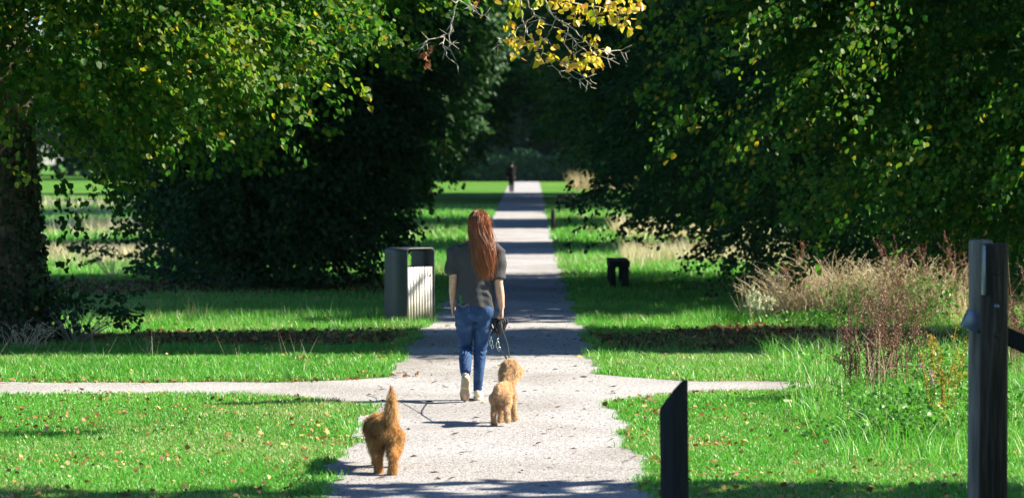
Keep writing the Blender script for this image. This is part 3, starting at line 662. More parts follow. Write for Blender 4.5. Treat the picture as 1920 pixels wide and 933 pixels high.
def weed(name, label, cat, x, y, h, n, spread, mat, seed, lean=.25, seeds=40, seedsize=.012, top=.65, group=None, droop=0.0, stem='dry', leafn=0, leafmat='weed', branch=0, sw=.0035):
    """clump of dead or live stalks: stems part and seed part"""
    rng = np.random.default_rng(seed); t = thing(name, label, cat, (x, y, 0), 0, group); st = MB(); sd = MB()
    for k in range(n):
        a = rng.uniform(0, 6.28); b0 = np.array([math.cos(a), math.sin(a), 0]) * spread * rng.random() ** .5; H = h * rng.uniform(.55, 1.05)
        la = a + rng.normal(0, 1.2); d = np.array([math.cos(la), math.sin(la), 0]); q = np.linspace(0, 1, 7)[:, None]; ln = lean * rng.uniform(.2, 1.4)
        P = b0 + d * H * ln * q ** 1.6 + np.array([0, 0, H]) * (q - droop * rng.uniform(.5, 1.3) * q ** 3); P[1:] += rng.normal(0, .006, (6, 3))
        lines = [P]
        for _ in range(branch):
            i0 = rng.integers(3, 6); dd = norm(P[i0 + 1] - P[i0] + rng.normal(0, .25, 3) * np.linalg.norm(P[i0 + 1] - P[i0]) * 1.6); lines.append(P[i0] + dd * np.linspace(0, 1, 4)[:, None] * H * rng.uniform(.15, .3))
        for li, Lp in enumerate(lines):
            w_ = (sw if li == 0 else .0022) * (1 if h > .3 else .8); st.add(*tube(Lp, np.linspace(w_, w_ * .5, len(Lp)), 4, cap=False), tint=rng.uniform(.1, .9))
            if seeds:
                m = seeds if li == 0 else seeds // 2; tt = (rng.uniform(1 - top, 1, m) if li == 0 else rng.random(m)) * (len(Lp) - 1.001); i0 = tt.astype(int); fr = (tt - i0)[:, None]
                C = Lp[i0] * (1 - fr) + Lp[i0 + 1] * fr + rng.normal(0, seedsize * .55, (m, 3))
                sd.add(*leaves(C, rng.normal(size=(m, 3)), rng.normal(size=(m, 3)), seedsize * rng.uniform(.7, 1.6, m), rng.random(m), 'rh'))
    st.build('stems', M[stem], t)
    if sd.n: sd.build('seed_sprays', M[mat], t)
    if leafn:
        c = np.stack([rng.normal(0, spread, leafn), rng.normal(0, spread, leafn), rng.random(leafn) ** 1.1 * h * .75], -1); d = rng.normal(0, 1, c.shape); d[:, 2] = rng.normal(.1, .4, leafn)
        link('leaves', mesh_np('leaves', *leaves(c, d, rng.normal(0, .5, c.shape) + [0, 0, .8], .042 * rng.uniform(.5, 1.5, leafn), np.clip(rng.normal(.5, .22, leafn), 0, 1))), M[leafmat], t)
    return t
DOCK, TUS, NET = 'dead brown dock plants of the right verge', 'dry grass tussocks of the right verge', 'green weeds of the right verge'
weed('dock_plant', 'densest dead brown dock clump, left of the gate posts on bright grass', 'weed', gx(1625, 25.0), 25.0, .92, 36, .22, 'dock', 101, .15, 80, .013, .8, DOCK, branch=2, stem='dock')
weed('dock_plant', 'dead brown dock leaning right beside the densest dock clump', 'weed', gx(1688, 25.4), 25.4, .95, 20, .18, 'dock', 102, .24, 70, .013, .75, DOCK, branch=2, stem='dock')
weed('dock_plant', 'low sparse dead dock in front of the dense clump, with pale bare stems', 'weed', gx(1648, 23.9), 23.9, .72, 9, .12, 'dock', 103, .3, 24, .010, .6, DOCK, branch=2)
weed('dock_plant', 'tall purple-brown dock behind the gate posts against the dark tree', 'weed', gx(1800, 36.4), 36.4, 1.3, 16, .35, 'dock', 104, .22, 60, .013, .6, DOCK, branch=4, stem='dock')
weed('dock_plant', 'tall purple-brown dock rising from dry grass left of the gate posts', 'weed', gx(1725, 36.2), 36.2, 1.2, 14, .35, 'dock', 105, .25, 60, .013, .6, DOCK, branch=4, stem='dock')
weed('dock_plant', 'dead brown dock to the right of the gate posts above the rail', 'weed', gx(1908, 27.0), 27.0, 1.15, 22, .22, 'dock', 106, .25, 60, .013, .7, DOCK, branch=4, stem='dock')
weed('sorrel_plant', 'tall rust-red sorrel spike standing out against the dark tree', 'weed', gx(1492, 36.4), 36.4, 1.28, 3, .06, 'sorrel', 107, .16, 60, .014, .4, branch=8, stem='sorrel')
tus = [(1462, 36.8, .70, 'pale dry tussock at the left end of the dry grass, beside white flowers'), (1505, 37.0, .88, 'dry tussock at the foot of the red sorrel spike'), (1550, 36.9, 1.12, 'tallest arching pale tussock, right of the red sorrel spike'), (1600, 36.8, 1.05, 'arching straw tussock behind the dense brown dock clump'),
       (1655, 36.6, 1.02, 'straw tussock mixed with green stems behind the leaning dock'), (1705, 36.9, 1.05, 'straw tussock between the two tall purple-brown docks'), (1765, 36.8, 1.1, 'rusty straw tussock close behind the gate posts')]
for k, (px, D, h, lab) in enumerate(tus):
    t = weed('grass_tussock', lab, 'dry grass', gx(px, D), D, h, 120, .36, 'dry', 120 + k, .55, 10, .014, .3, TUS, droop=.30, sw=.005)
tag(weed('grass_tussock', 'pale arching dry grass tuft at the foot of the ivied trunk', 'dry grass', gx(45, 31.6), 31.6, .42, 45, .25, 'dry', 140, .8, 12, .012, .3, TUS, droop=.4), group=TUS)
weed('umbel_plant', 'white-flowered umbel plant at the left end of the dry grass', 'flower', gx(1412, 36.3), 36.3, .46, 8, .12, 'umbel', 141, .2, 26, .02, .1, branch=2, stem='weed')
weed('umbel_plant', 'smaller white-flowered umbel nearest the tall dry tussocks', 'flower', gx(1438, 36.0), 36.0, .4, 6, .1, 'umbel', 142, .3, 24, .02, .1, branch=2, stem='weed')
weed('ochre_weed', 'dying ochre-yellow weed just left of the gate posts', 'weed', gx(1772, 21.8), 21.8, .82, 9, .1, 'ochre', 143, .16, 40, .016, .8, None, branch=3, stem='ochre', leafn=22, leafmat='ochre')
weed('thistle_plant', 'thistle with a pale purple flower left of the gate posts', 'flower', gx(1745, 23), 23, .48, 3, .03, 'thistle', 144, .12, 30, .018, .06, None, stem='weed', leafn=40)
for k, (px, D, h, n, lab) in enumerate([(1620, 24.2, .26, 200, 'green weeds at the foot of the densest dead dock clump'), (1690, 23.0, .36, 260, 'green weeds below the leaning dock in bright sun'), (1735, 21.5, .34, 260, 'leafy green weeds beside the dying ochre weed'), (1640, 21.6, .24, 200, 'low green weeds nearest the shade, left of the gate posts'), (1795, 24.5, .5, 320, 'tall green weeds hard behind the gate posts'), (1890, 22.5, .42, 260, 'green weeds right of the gate posts under the rail'), (1755, 26.5, .45, 280, 'green weeds in front of the rusty straw tussock'), (1700, 27.5, .34, 220, 'green weeds behind the leaning dead dock'), (1560, 28.5, .24, 180, 'small green weeds where the crossing path ends in grass'), (1590, 36.2, .62, 200, 'green leafy stems growing through the arching straw tussock'), (1745, 35.9, .8, 240, 'tall green leafy stems among the purple-brown docks'), (1530, 35.6, .25, 160, 'low green weeds in the shade at the foot of the dry tussocks')]):
    weed('green_weed', lab, 'weed', gx(px, D), D, h, 26, .26, 'weed', 150 + k, .4, 8, .02, .5, NET, stem='weed', leafn=int(n * 1.8))
t = thing('dock_leaf', 'single upright green leaf at the edge of the crossing path', 'leaf', (gx(536, 26.9), 26.9, 0)); P = np.array([[0, 0, .0]])
link('leaf_blade', mesh_np('leaf_blade', *leaves(np.array([[-.02, 0, .0], [.0, .01, .0]]), np.array([[.25, 0, 1.], [.35, .2, .6]]), np.array([[.5, -1, 0], [.2, -1, 0.]]), np.array([.12, .08]), np.array([.5, .4]))), M['weed'], t)

# long dry grass of the field and the verges: uncountable
b = MB()
def dryg(n, x0, x1, y0, y1, h, wd, fac=1.0):
    x = RNG.uniform(x0, x1, n); y = RNG.uniform(y0, y1, n); k = noise2(x, y, 61, .7) > -.35; x, y = x[k], y[k]; m = len(x)
    b.add(*blades(x, y, h * RNG.uniform(.5, 1.3, m), np.full(m, wd), RNG.uniform(.1, .9, m), RNG.random(m) ** .8 * fac, seg=1))
dryg(2600, -14, -8.0, 74, 86, .45, .022); dryg(3800, -12, -7.2, 55, 61, .3, .018); dryg(4200, 2.3, 6.5, 54.5, 61.5, .36, .014); dryg(3000, 2.8, 7, 72, 80, .5, .03)
dryg(1500, 3.8, 9, 168, 205, 1.0, .05, .12); dryg(1200, 3.0, 6.2, 35.9, 37.4, .6, .008); dryg(400, 3.0, 4.6, 26.5, 31, .4, .005); dryg(90, -5.3, .0, 36.0, 37.3, .28, .006); dryg(60, -5.4, -2, 29.5, 31.2, .28, .005); dryg(1500, -26, -14, 100, 125, .4, .05)
tag(b.build('long_dry_grass', M['dry']), 'long pale dry grass in the field and along the verges', 'dry grass', kind='stuff')

# fallen leaves, twigs and grit
def flat(n, x, y, s, z, t):
    m = len(x); a = RNG.random(m) * 6.28; d = np.stack([np.cos(a), np.sin(a), RNG.normal(0, .45, m)], -1); nn = RNG.normal(0, .6, (m, 3)) + [0, 0, 1]
    return leaves(np.stack([x, y, z], -1), d, nn, s, t)
x, y = scatter(26000, 17.4, 60); nz = noise2(x, y, 71, 1.0); op = on_path(x, y, .0); l_, r_ = path_edges(y); e = np.minimum(np.abs(x - l_), np.abs(x - r_))
p = np.where(op, .0015, .16 + .6 * (nz > .3) + .55 * (e < .3)) * np.where(y > 40, .6, 1); k = RNG.random(len(x)) < p
b = MB(); x, y = x[k], y[k]
b.add(*flat(0, x, y, .030 * RNG.uniform(.5, 1.7, len(x)), np.where(on_path(x, y), .015, RNG.uniform(.02, .045, len(x))), RNG.random(len(x)) ** .7))
x, y = scatter(26000, 29.5, 52, 2); k = in_patch(x, y, .97) & ~on_path(x, y); x, y = x[k], y[k]
b.add(*flat(0, x, y, .06 * RNG.uniform(.6, 1.4, len(x)), RNG.uniform(.008, .035, len(x)), RNG.random(len(x)) ** 1.6 * .85))
x, y = scatter(17000, 17.4, 31); nz = noise2(x, y, 73, 1.4); k = (RNG.random(len(x)) < .10 + .4 * (nz > .45)) & ~on_path(x, y); x, y = x[k], y[k]
b.add(*flat(0, x, y, .024 * RNG.uniform(.5, 1.7, len(x)), RNG.uniform(.015, .04, len(x)), RNG.random(len(x)) ** .7))
xx = RNG.uniform(-6, -.9, 420); ff = cross_edges(xx)[1]; b.add(*flat(0, xx, ff + RNG.normal(.05, .12, 420), .04 * RNG.uniform(.5, 1.3, 420), np.full(420, .02), RNG.random(420) * .8))
b.add(*flat(0, np.array([gx(932, 28.6), gx(826, 18.75), gx(1082, 30)]), np.array([28.6, 18.75, 30.]), np.array([.09, .05, .06]), np.array([.02, .015, .02]), np.array([.99, .4, .99])))
tag(b.build('fallen_leaves', M['litter']), 'brown and yellow autumn leaves scattered over the lawns and path edges', 'fallen leaves', kind='stuff')
n = 9000; y = RNG.uniform(17, 50, n); l_, r_ = path_edges(y); u = RNG.random(n); u = np.where(RNG.random(n) < .5, u, np.where(RNG.random(n) < .5, u ** 3, 1 - u ** 3)); x = l_ + (r_ - l_) * u
b = MB(); s_ = np.where(RNG.random(n) < .04, .06, .015) * RNG.uniform(.5, 1.6, n); a = RNG.normal(0, .7, n)
b.add(*leaves(np.stack([x, y, np.full(n, .013)], -1), np.stack([np.cos(a), np.sin(a), RNG.normal(0, .12, n)], -1), RNG.normal(0, .4, (n, 3)) + [0, 0, 1], s_, RNG.random(n), 'thin'))
tag(b.build('path_debris', M['debris']), 'small dark twigs and grit strewn on the gravel path', 'debris', kind='stuff')

# ------------------------------------------------------------------ furniture
th = math.radians(42)
t = thing('litter_bin', 'grey litter bin with arched dark shell and pale slatted front beside the path', 'bin', (gx(763, 36.05), 36.05, 0), th)
W_, Dp, Hh, rc = .46, .45, .965, .055
prof = [(0, 0), (0, Hh - rc)] + [(rc - rc * math.cos(a), Hh - rc + rc * math.sin(a)) for a in np.linspace(.2, 1.57, 6)] + [(W_ - rc + rc * math.sin(a), Hh - rc + rc * math.cos(a)) for a in np.linspace(0, 1.37, 6)] + [(W_, Hh - rc), (W_, 0)]
prof = np.array(prof); T = norm(np.gradient(prof, axis=0)); Nn = np.stack([T[:, 1], -T[:, 0]], -1); inn = prof + Nn * .014
m = len(prof); V = np.concatenate([np.stack([p[:, 0], np.full(m, y), p[:, 1]], -1) for p in (prof, inn) for y in (0, Dp)])
i = np.arange(m - 1); fs = [np.stack([i, i + 1, m + i + 1, m + i], -1), np.stack([2 * m + i, 3 * m + i, 3 * m + i + 1, 2 * m + i + 1], -1), np.stack([i, 2 * m + i, 2 * m + i + 1, i + 1], -1), np.stack([m + i, m + i + 1, 3 * m + i + 1, 3 * m + i], -1)]
link('shell', mesh_np('shell', V, np.concatenate(fs)), M['binmetal'], t)
for y0, nm in ((.012, 'slat_panel'), (Dp - .03, 'slat_panel')):
    b = MB(); k = 9; w0 = (W_ - .034) / k
    for q in range(k): b.add(*box((.017 + w0 * (q + .5), y0 + .012 + .002 * (q % 2), .372), (w0 - .009, .022, .70)))
    b.add(*box((W_ / 2, y0 + .03 * (1 if y0 < .2 else -.3), .36), (W_ - .036, .008, .66)))
    o = b.build(nm, M['slat'], t); o.data.transform(__import__('mathutils').Matrix.Translation((0, 0, 0)))
b = MB(); b.add(*box((W_ / 2, Dp / 2, .715), (W_ - .034, Dp - .1, .012))); b.build('aperture_plate', M['binmetal'], t)
b = MB(); b.add(*tube([[W_ - .062, .016, .615], [W_ - .062, .004, .615]], .009, 10)); b.build('lock', M['black'], t)

D0 = 45.9
t = thing('backless_bench', 'low dark backless bench seen end-on on the right-hand lawn', 'bench', (gx(1162, D0), D0, 0))
for x0, w0 in ((-.085, .15), (.085, .165)):
    b = MB(); b.add(*box((x0, .75, .385), (w0, 1.6, .10))); bevel(b.build('seat_plank', M['darkwood'], t), .008)
for x0, w0 in ((-.105, .095), (.095, .115)):
    for y0 in (.12, 1.38):
        b = MB(); b.add(*box((x0, y0, .165), (w0, .12, .336))); bevel(b.build('leg', M['darkwood'], t), .008)
D0 = 104.0
t = thing('armrest_bench', 'far dark wooden bench with armrests right of the path, seen from its end', 'bench', (gx(1059, D0), D0, 0))
b = MB()
for k in range(4): b.add(*box((-.2 + k * .115, .8, .40), (.1, 1.7, .04)))
b.build('seat', M['darkwood'], t)
b = MB()
for k in range(3): b.add(*box((.262 + .012 * k, .8, .50 + k * .11), (.03, 1.7, .09)))
b.build('backrest', M['darkwood'], t)
for y0 in (.05, 1.55):
    b = MB(); b.add(*box((-.2, y0, .30), (.09, .09, .60))); b.build('leg', M['darkwood'], t)
    b = MB(); b.add(*box((.33, y0, .38), (.09, .09, .80))); b.build('leg', M['darkwood'], t)
    b = MB(); b.add(*box((.03, y0, .635), (.56, .11, .06))); b.build('armrest', M['darkwood'], t)
    b = MB(); b.add(*box((.06, y0, .345), (.44, .08, .06))); b.build('rail', M['darkwood'], t)
D0 = 80.7
b = MB(); b.add(*rings([(0, 0, -.05, .062, .062), (0, 0, .55, .060, .060), (0, 0, .585, .05, .05), (0, 0, .60, .025, .025)], 14))
o = b.build('marker_post', M['darkwood'], None, True); o.location = (gx(1037, D0), D0, 0); tag(o, 'short thin dark post at the right edge of the path', 'post')

D0 = 15.3; s_ = F / D0
t = thing('bollard', 'dark wooden bollard with slanted top in the shaded right foreground', 'bollard', (gx(1266, D0), D0, 0))
cx = [-.085, -.010, .072, .0]; cyv = [.0, -.074, .0, .074]; zt = [gz(768, D0), gz(731, D0), gz(712, D0), gz(731, D0)]
V = [[cx[i] * 1.0 + .012, cyv[i], -.1] for i in range(4)] + [[cx[i], cyv[i], zt[i]] for i in range(4)]
V[7][2] = zt[1]; V[6][2] = zt[2]
V.append([.045, -.026, zt[2]]); V.append([.045, .026, zt[2]])     # flat bit at the tip
Fq = [[0, 3, 2, 1]], [[0, 1, 5, 4]], [[3, 0, 4, 7]], [[4, 5, 8, 9, 7]], [[1, 2, 6, 8, 5]], [[2, 3, 7, 9, 6]], [[6, 9, 8]]
bevel(link('post', mesh_np('post', V, [np.array(f) for f in Fq]), M['darkwood'], t), .006)

D0 = 16.0
t = thing('gate', 'end of a wooden gate: twin posts with bracket and sloping rail at the right', 'gate', (gx(1865, D0), D0, 0))
z1 = gz(456, D0)
b = MB(); b.add(*rings([(.0, 0, -.1, .08, .08), (0, 0, z1 - .02, .077, .077), (0, 0, z1 - .005, .07, .07), (0, 0, z1, .05, .05)], 28)); b.build('round_post', M['postwood'], t, True)
b = MB(); b.add(*box((-.006, .42, (gz(449, 16.45) - .1) / 2), (.128, .128, gz(449, 16.45) + .1))); bevel(b.build('square_post', M['postgrey'], t), .02, 3)
b = MB(); b.add(*box((-.070, -.055, gz(505, D0)), (.014, .07, .28))); bevel(b.build('latch_plate_edge', M['steel'], t), .004)  # bright edge of the dark plate, its highlight painted as a paler strip
b = MB(); b.add(*box((-.048, -.060, gz(505, D0)), (.028, .055, .278))); bevel(b.build('latch_plate_face', M['darkwood'], t), .004)  # dark front face of the same plate, coloured apart from its edge
for zz, r_ in ((gz(510, D0), .017), (gz(627, D0), .016)):
    b = MB(); b.add(*tube([[.0, -.07, zz], [.0, -.0795, zz]], r_, 12)); b.build('bolt_hole', M['black'], t)
b = MB(); b.add(*tube([[.0, -.07, gz(572, D0)], [.0, -.083, gz(572, D0)]], .014, 14)); b.build('bolt', M['steel'], t)
sl = -.42; c_, s2 = math.cos(sl), math.sin(sl)
Rm = np.array([[c_, 0, -s2], [0, 1, 0], [s2, 0, c_]])
b = MB(); cr = np.array([-.091, .19, gz(601, 16.2)]); b.add(*box(cr + Rm @ np.array([.98, 0, 0]), (1.86, .075, .100), R=Rm)); bevel(b.build('rail', M['darkwood'], t), .008)
b = MB(); b.add(*box(cr, (.098, .085, .108), R=Rm)); bevel(b.build('rail_cap', M['steel'], t), .004)

# ------------------------------------------------------------------ people
def hand(wr, d, pn, th_, sc_=1.0, curl=.35, grip=False):
    """wrist, pointing direction, palm normal, thumb side -> closed pieces"""
    wr, d, pn, th_ = (np.asarray(a, float) for a in (wr, d, pn, th_)); d, pn, th_ = norm(d), norm(pn), norm(th_); out = []
    pl = .088 * sc_
    out.append(tube(np.array([wr - d * .01, wr + d * pl * .35, wr + d * pl * .75, wr + d * pl]), np.array([.026, .036, .041, .037]) * sc_, 12, R2=np.array([.02, .017, .016, .013]) * sc_, side=th_))
    for k, (o, L_) in enumerate([(.030, .070), (.010, .079), (-.010, .074), (-.029, .058)]):
        p = wr + d * (pl - .008) + th_ * o * sc_; P = [p]; ang = curl * (.8 + .12 * k)
        for sg in (.45, .32, .23):
            a = ang; v = d * math.cos(a) + pn * math.sin(a); P.append(P[-1] + v * L_ * sg * sc_); ang += curl * (1.2 if not grip else 1.0)
        out.append(tube(np.array(P), np.array([.0092, .0088, .0082, .007]) * sc_, 8))
    p = wr + d * pl * .25 + th_ * .028 * sc_; v1 = norm(d * .75 + th_ * .6 + pn * .3); v2 = norm(d * .9 + th_ * .15 + pn * .45)
    out.append(tube(np.array([p, p + v1 * .032 * sc_, p + v1 * .032 * sc_ + v2 * .03 * sc_, p + v1 * .032 * sc_ + v2 * .052 * sc_]), np.array([.015, .0115, .010, .008]) * sc_, 8))
    return out

def head(c, s=1.0):
    c = np.asarray(c, float); P = [ball(c + [0, -.005, .02], np.array([.074, .096, .100]) * s), ball(c + np.array([0, .03, -.05]) * s, np.array([.056, .066, .07]) * s),
        ball(c + np.array([0, .062, -.092]) * s, np.array([.026, .026, .022]) * s), tube(c + np.array([[0, .092, .012], [0, .108, -.022], [0, .104, -.032]]) * s, np.array([.008, .014, .013]) * s, 8),
        ball(c + np.array([0, .088, -.058]) * s, np.array([.022, .012, .006]) * s), ball(c + np.array([0, .086, -.068]) * s, np.array([.019, .012, .006]) * s),
        ball(c + np.array([0, .082, .03]) * s, np.array([.05, .016, .012]) * s)]
    for q in (-1, 1): P += [ball(c + np.array([q * .076, -.005, -.012]) * s, np.array([.010, .018, .031]) * s), ball(c + np.array([q * .03, .084, .008]) * s, np.array([.013, .012, .009]) * s)]
    return P
def X(px): return (px - 895) / 214.9
def Z(py): return (752 - py) / 214.9

woman = thing('person', 'person with long auburn hair, charcoal polo shirt and blue jeans walking away', 'person', (gx(895, 24.82), 24.82, 0))
lk, la, rk, ra = np.array([X(872), .06, .455]), np.array([X(873.5), -.27, .255]), np.array([X(900.5), .035, .45]), np.array([X(895), .0, .085])
lh, rh = np.array([X(871), 0, .82]), np.array([X(907), 0, .82])
body = [rings([(X(891), 0, .72, .12, .09), (X(891), 0, .80, .150, .10), (X(891), 0, .90, .14, .09), (X(891), 0, 1.0, .115, .08), (X(892), 0, 1.2, .135, .085), (X(892), 0, 1.32, .165, .075), (X(893), 0, 1.38, .11, .06), (X(896), .0, 1.43, .055, .055), (X(897), .012, 1.50, .05, .052)])]
body += head((X(898), .025, 1.545), 1.0)
lsh, lel, lwr = np.array([X(852), .0, 1.315]), np.array([X(849.5), -.015, 1.06]), np.array([X(848.5), .06, .845])
rsh, rel, rwr = np.array([X(935), .0, 1.315]), np.array([X(935), -.035, 1.03]), np.array([X(940.5), -.01, .81])
def limb(a, m_, b_, r): return tube(np.array([a, a * .5 + m_ * .5, m_, m_ * .55 + b_ * .45, b_]), r, 12)
body += [limb(lsh, lel, lwr, [.038, .041, .036, .036, .024]), limb(rsh, rel, rwr, [.038, .043, .038, .040, .026]), ball(lsh + [.012, 0, 0], .038), ball(rsh - [.012, 0, 0], .038)]
body += hand(lwr, (.03, .12, -1), (1, 0, .05), (.1, 1, .1), .92, .28)
body += hand(rwr, (.0, .06, -1), (-1, 0, 0), (-.15, 1, 0), .95, .95, True)
body += [tube(np.array([lh, lh * .5 + lk * .5, lk, lk * .6 + la * .4, la]), [.075, .068, .048, .048, .030], 12), tube(np.array([rh, rh * .5 + rk * .5, rk, rk * .6 + ra * .4, ra]), [.075, .066, .048, .048, .030], 12)]
# feet inside the shoes
ltoe, rtoe = np.array([X(871.5), -.205, .035]), np.array([X(896), .18, .03])
lheel, rheel = la + [0, -.055, -.03], ra + [0, -.05, -.05]
body += [tube(np.array([la, la * .5 + ltoe * .5, ltoe]), [.03, .03, .022], 10), tube(np.array([ra, [ra[0], .08, .05], rtoe]), [.03, .03, .022], 10)]
V, Q = remesh(body, .0058, 5); link('body', mesh_np('body', V, Q, smooth=True), M['skin'], woman)

# polo shirt
sh = [rings([(X(891), -.005, .838, .178, .132, -.33), (X(891), -.005, .93, .170, .126, -.22), (X(891), 0, 1.03, .158, .118, -.10), (X(891), 0, 1.13, .160, .115), (X(891.5), 0, 1.24, .175, .116), (X(892), 0, 1.30, .180, .104), (X(892.5), 0, 1.345, .158, .090), (X(894), 0, 1.385, .105, .076), (X(896), .004, 1.415, .070, .066)], 30),
      tube(np.array([[X(862), 0, 1.335], [X(851), 0, 1.30], [X(849), -.005, 1.21], [X(848), -.01, 1.115]]), [.050, .050, .052, .054], 14, R2=[.060, .064, .066, .068]),
      tube(np.array([[X(924), 0, 1.335], [X(935), 0, 1.30], [X(933), -.008, 1.2], [X(931.5), -.018, 1.075]]), [.050, .054, .066, .076], 14, R2=[.060, .068, .076, .082])]
V, Q = remesh(sh, .0065, 3); Nv = vnormals(V, Q)
x, y, z = V.T
back = np.clip(-Nv[:, 1] * 1.5, 0, 1)
# drapery: folds fan out from the right waist, softer ones cross the back and the sleeves
u = (x - .13) * .55 + (z - .98); v = (x - .13) - .55 * (z - .98)
f1 = np.exp(-((z - .99) / .10) ** 2 - ((x - .05) / .11) ** 2); arc = np.sin((z - .9 + .9 * (x - .03) ** 2 * 10 - .25 * (x - .05)) * 95 + 2.0)
disp = back * f1 * .0045 * arc
disp += back * .005 * np.sin(x * 55 + 14 * z + 1.5 * np.sin(z * 9)) * np.exp(-((z - .88) / .12) ** 2)
disp += .006 * np.sin((x * .8 + z) * 34 + 2 * np.sin(x * 20)) * np.clip((np.abs(x + .02) - .14) / .06, 0, 1) * np.clip((z - 1.05) / .1, 0, 1)
disp += back * .004 * np.sin(z * 26 - x * 30 + 1) * np.exp(-((z - 1.18) / .1) ** 2)
V = V + Nv * disp[:, None]
shirt = link('polo_shirt', mesh_np('polo_shirt', V, Q, smooth=True), M['shirt'], woman)
b = MB(); a = np.linspace(0, 2 * np.pi, 29)[:-1]
cw = [(X(896) + r_ * np.cos(a) * 1.0, .004 + r_ * .95 * np.sin(a), np.full(28, z_) - .012 * np.sin(a)) for r_, z_ in ((.074, 1.405), (.069, 1.452), (.063, 1.452), (.066, 1.40))]
Vc = np.concatenate([np.stack(c_, -1) for c_ in cw]); j = np.arange(28); k = (j + 1) % 28
b.add(Vc, np.concatenate([np.stack([r_ * 28 + j, r_ * 28 + k, ((r_ + 1) % 4) * 28 + k, ((r_ + 1) % 4) * 28 + j], -1) for r_ in range(4)])); b.build('collar', M['shirt'], shirt, True)

# jeans
je = [rings([(X(890.5), -.005, .70, .125, .105), (X(890.5), -.008, .76, .168, .125), (X(890.5), -.005, .83, .172, .122), (X(891), 0, .90, .158, .11), (X(891), 0, .95, .14, .10)], 26),
      ball((X(872), -.045, .79), (.085, .085, .085)), ball((X(908), -.045, .785), (.085, .085, .085)),
      tube(np.array([lh + [0, 0, -.04], [X(871), .0, .665], [X(871.5), .035, .56], lk, lk * .55 + la * .45 + [0, -.012, 0], la * .85 + lk * .15, la + [0, 0, .005]]), [.090, .082, .069, .060, .056, .046, .042], 16, R2=[.1, .09, .078, .064, .062, .048, .044]),
      tube(np.array([rh + [0, 0, -.04], [X(905.5), .01, .665], [X(903), .025, .56], rk, rk * .55 + ra * .45 + [0, -.012, 0], ra * .85 + rk * .15, ra + [0, 0, .0]]), [.090, .078, .067, .058, .050, .040, .037], 16, R2=[.1, .088, .076, .064, .06, .046, .042])]
V, Q = remesh(je, .0065, 3); Nv = vnormals(V, Q); x, y, z = V.T; rgt = x > X(888)
zk = z - .45
disp = .0045 * np.sin(z * 150 + 9 * np.sin(x * 30)) * np.exp(-(zk / .075) ** 2) + .004 * np.sin(z * 190 + 7 * np.sin(x * 45 + y * 30)) * np.exp(-((z - np.where(rgt, .13, .30)) / .06) ** 2)
disp += .0035 * np.sin(z * 95 + x * 60 * np.where(rgt, -1, 1)) * np.exp(-((z - .66) / .06) ** 2) * (Nv[:, 1] < 0.2)
jeans = link('jeans', mesh_np('jeans', V + Nv * disp[:, None], Q, smooth=True), M['denim'], woman)
# back pocket with double arc stitching, following the cloth
def on_cloth(pts, Vx, off):
    o = []
    for px_, pz_ in pts:
        s_ = (np.abs(Vx[:, 0] - px_) < .02) & (np.abs(Vx[:, 2] - pz_) < .02); q = Vx[s_]; w_ = np.exp(-((q[:, 0] - px_) ** 2 + (q[:, 2] - pz_) ** 2) / 6e-5) * (q[:, 1] < q[:, 1].min() + .03)
        o.append([px_, (q[:, 1] * w_).sum() / w_.sum() - off, pz_])
    return np.array(o)
x0, x1, zt_, zm, zb = X(856), X(881), Z(560), Z(583), Z(592)
gxs = np.linspace(x0, x1, 7); rows = []
for f_ in np.linspace(0, 1, 7):
    for q, gxx in enumerate(gxs):
        bot = zm + (zb - zm) * (1 - abs(q - 3) / 3.); rows.append((gxx + (X(868.5) - gxx) * .08 * f_, zt_ + (bot - zt_) * f_))
Vp = on_cloth(rows, V, .007); i, j = np.meshgrid(range(6), range(6), indexing='ij'); k = (i * 7 + j).ravel()
pk = mesh_np('pocket', Vp, np.stack([k, k + 7, k + 8, k + 1], -1), smooth=True); pko = link('pocket', pk, M['denim'], jeans); sm = pko.modifiers.new('s', 'SOLIDIFY'); sm.thickness = .005
b = MB()
for dz in (0, .008):
    pts = [(x0 + .010 + (x1 - x0 - .02) * f_, Z(568) - dz - .026 * (1 - abs(2 * f_ - 1)) ** 1.35) for f_ in np.linspace(0, 1, 17)]
    b.add(*tube(on_cloth(pts, V, .0095), .0017, 5))
pts = [(x0 + .004, zt_ - .006 + (zm - zt_ + .008) * f_) for f_ in np.linspace(0, 1, 8)]; b.add(*tube(on_cloth(pts, V, .009), .0011, 5))
pts = [(x1 - .006, zt_ - .006 + (zm - zt_ + .008) * f_) for f_ in np.linspace(0, 1, 8)]; b.add(*tube(on_cloth(pts, V, .009), .0011, 5))
b.build('pocket_stitching', M['stitch'], pko)
b = MB(); b.add(*box((0, 0, 0), (.066, .009, .12))); o = bevel(b.build('phone', M['phonegreen']), .004, 3)
yph = on_cloth([(X(868.5), Z(566))], V, .0)[0][1]; o.location = (woman.location[0] + X(868.5), 24.82 + yph - .004, Z(566) + .008); o.rotation_euler = (.12, 0, 0)
tag(o, 'green phone sticking out of the back pocket of the jeans', 'phone')

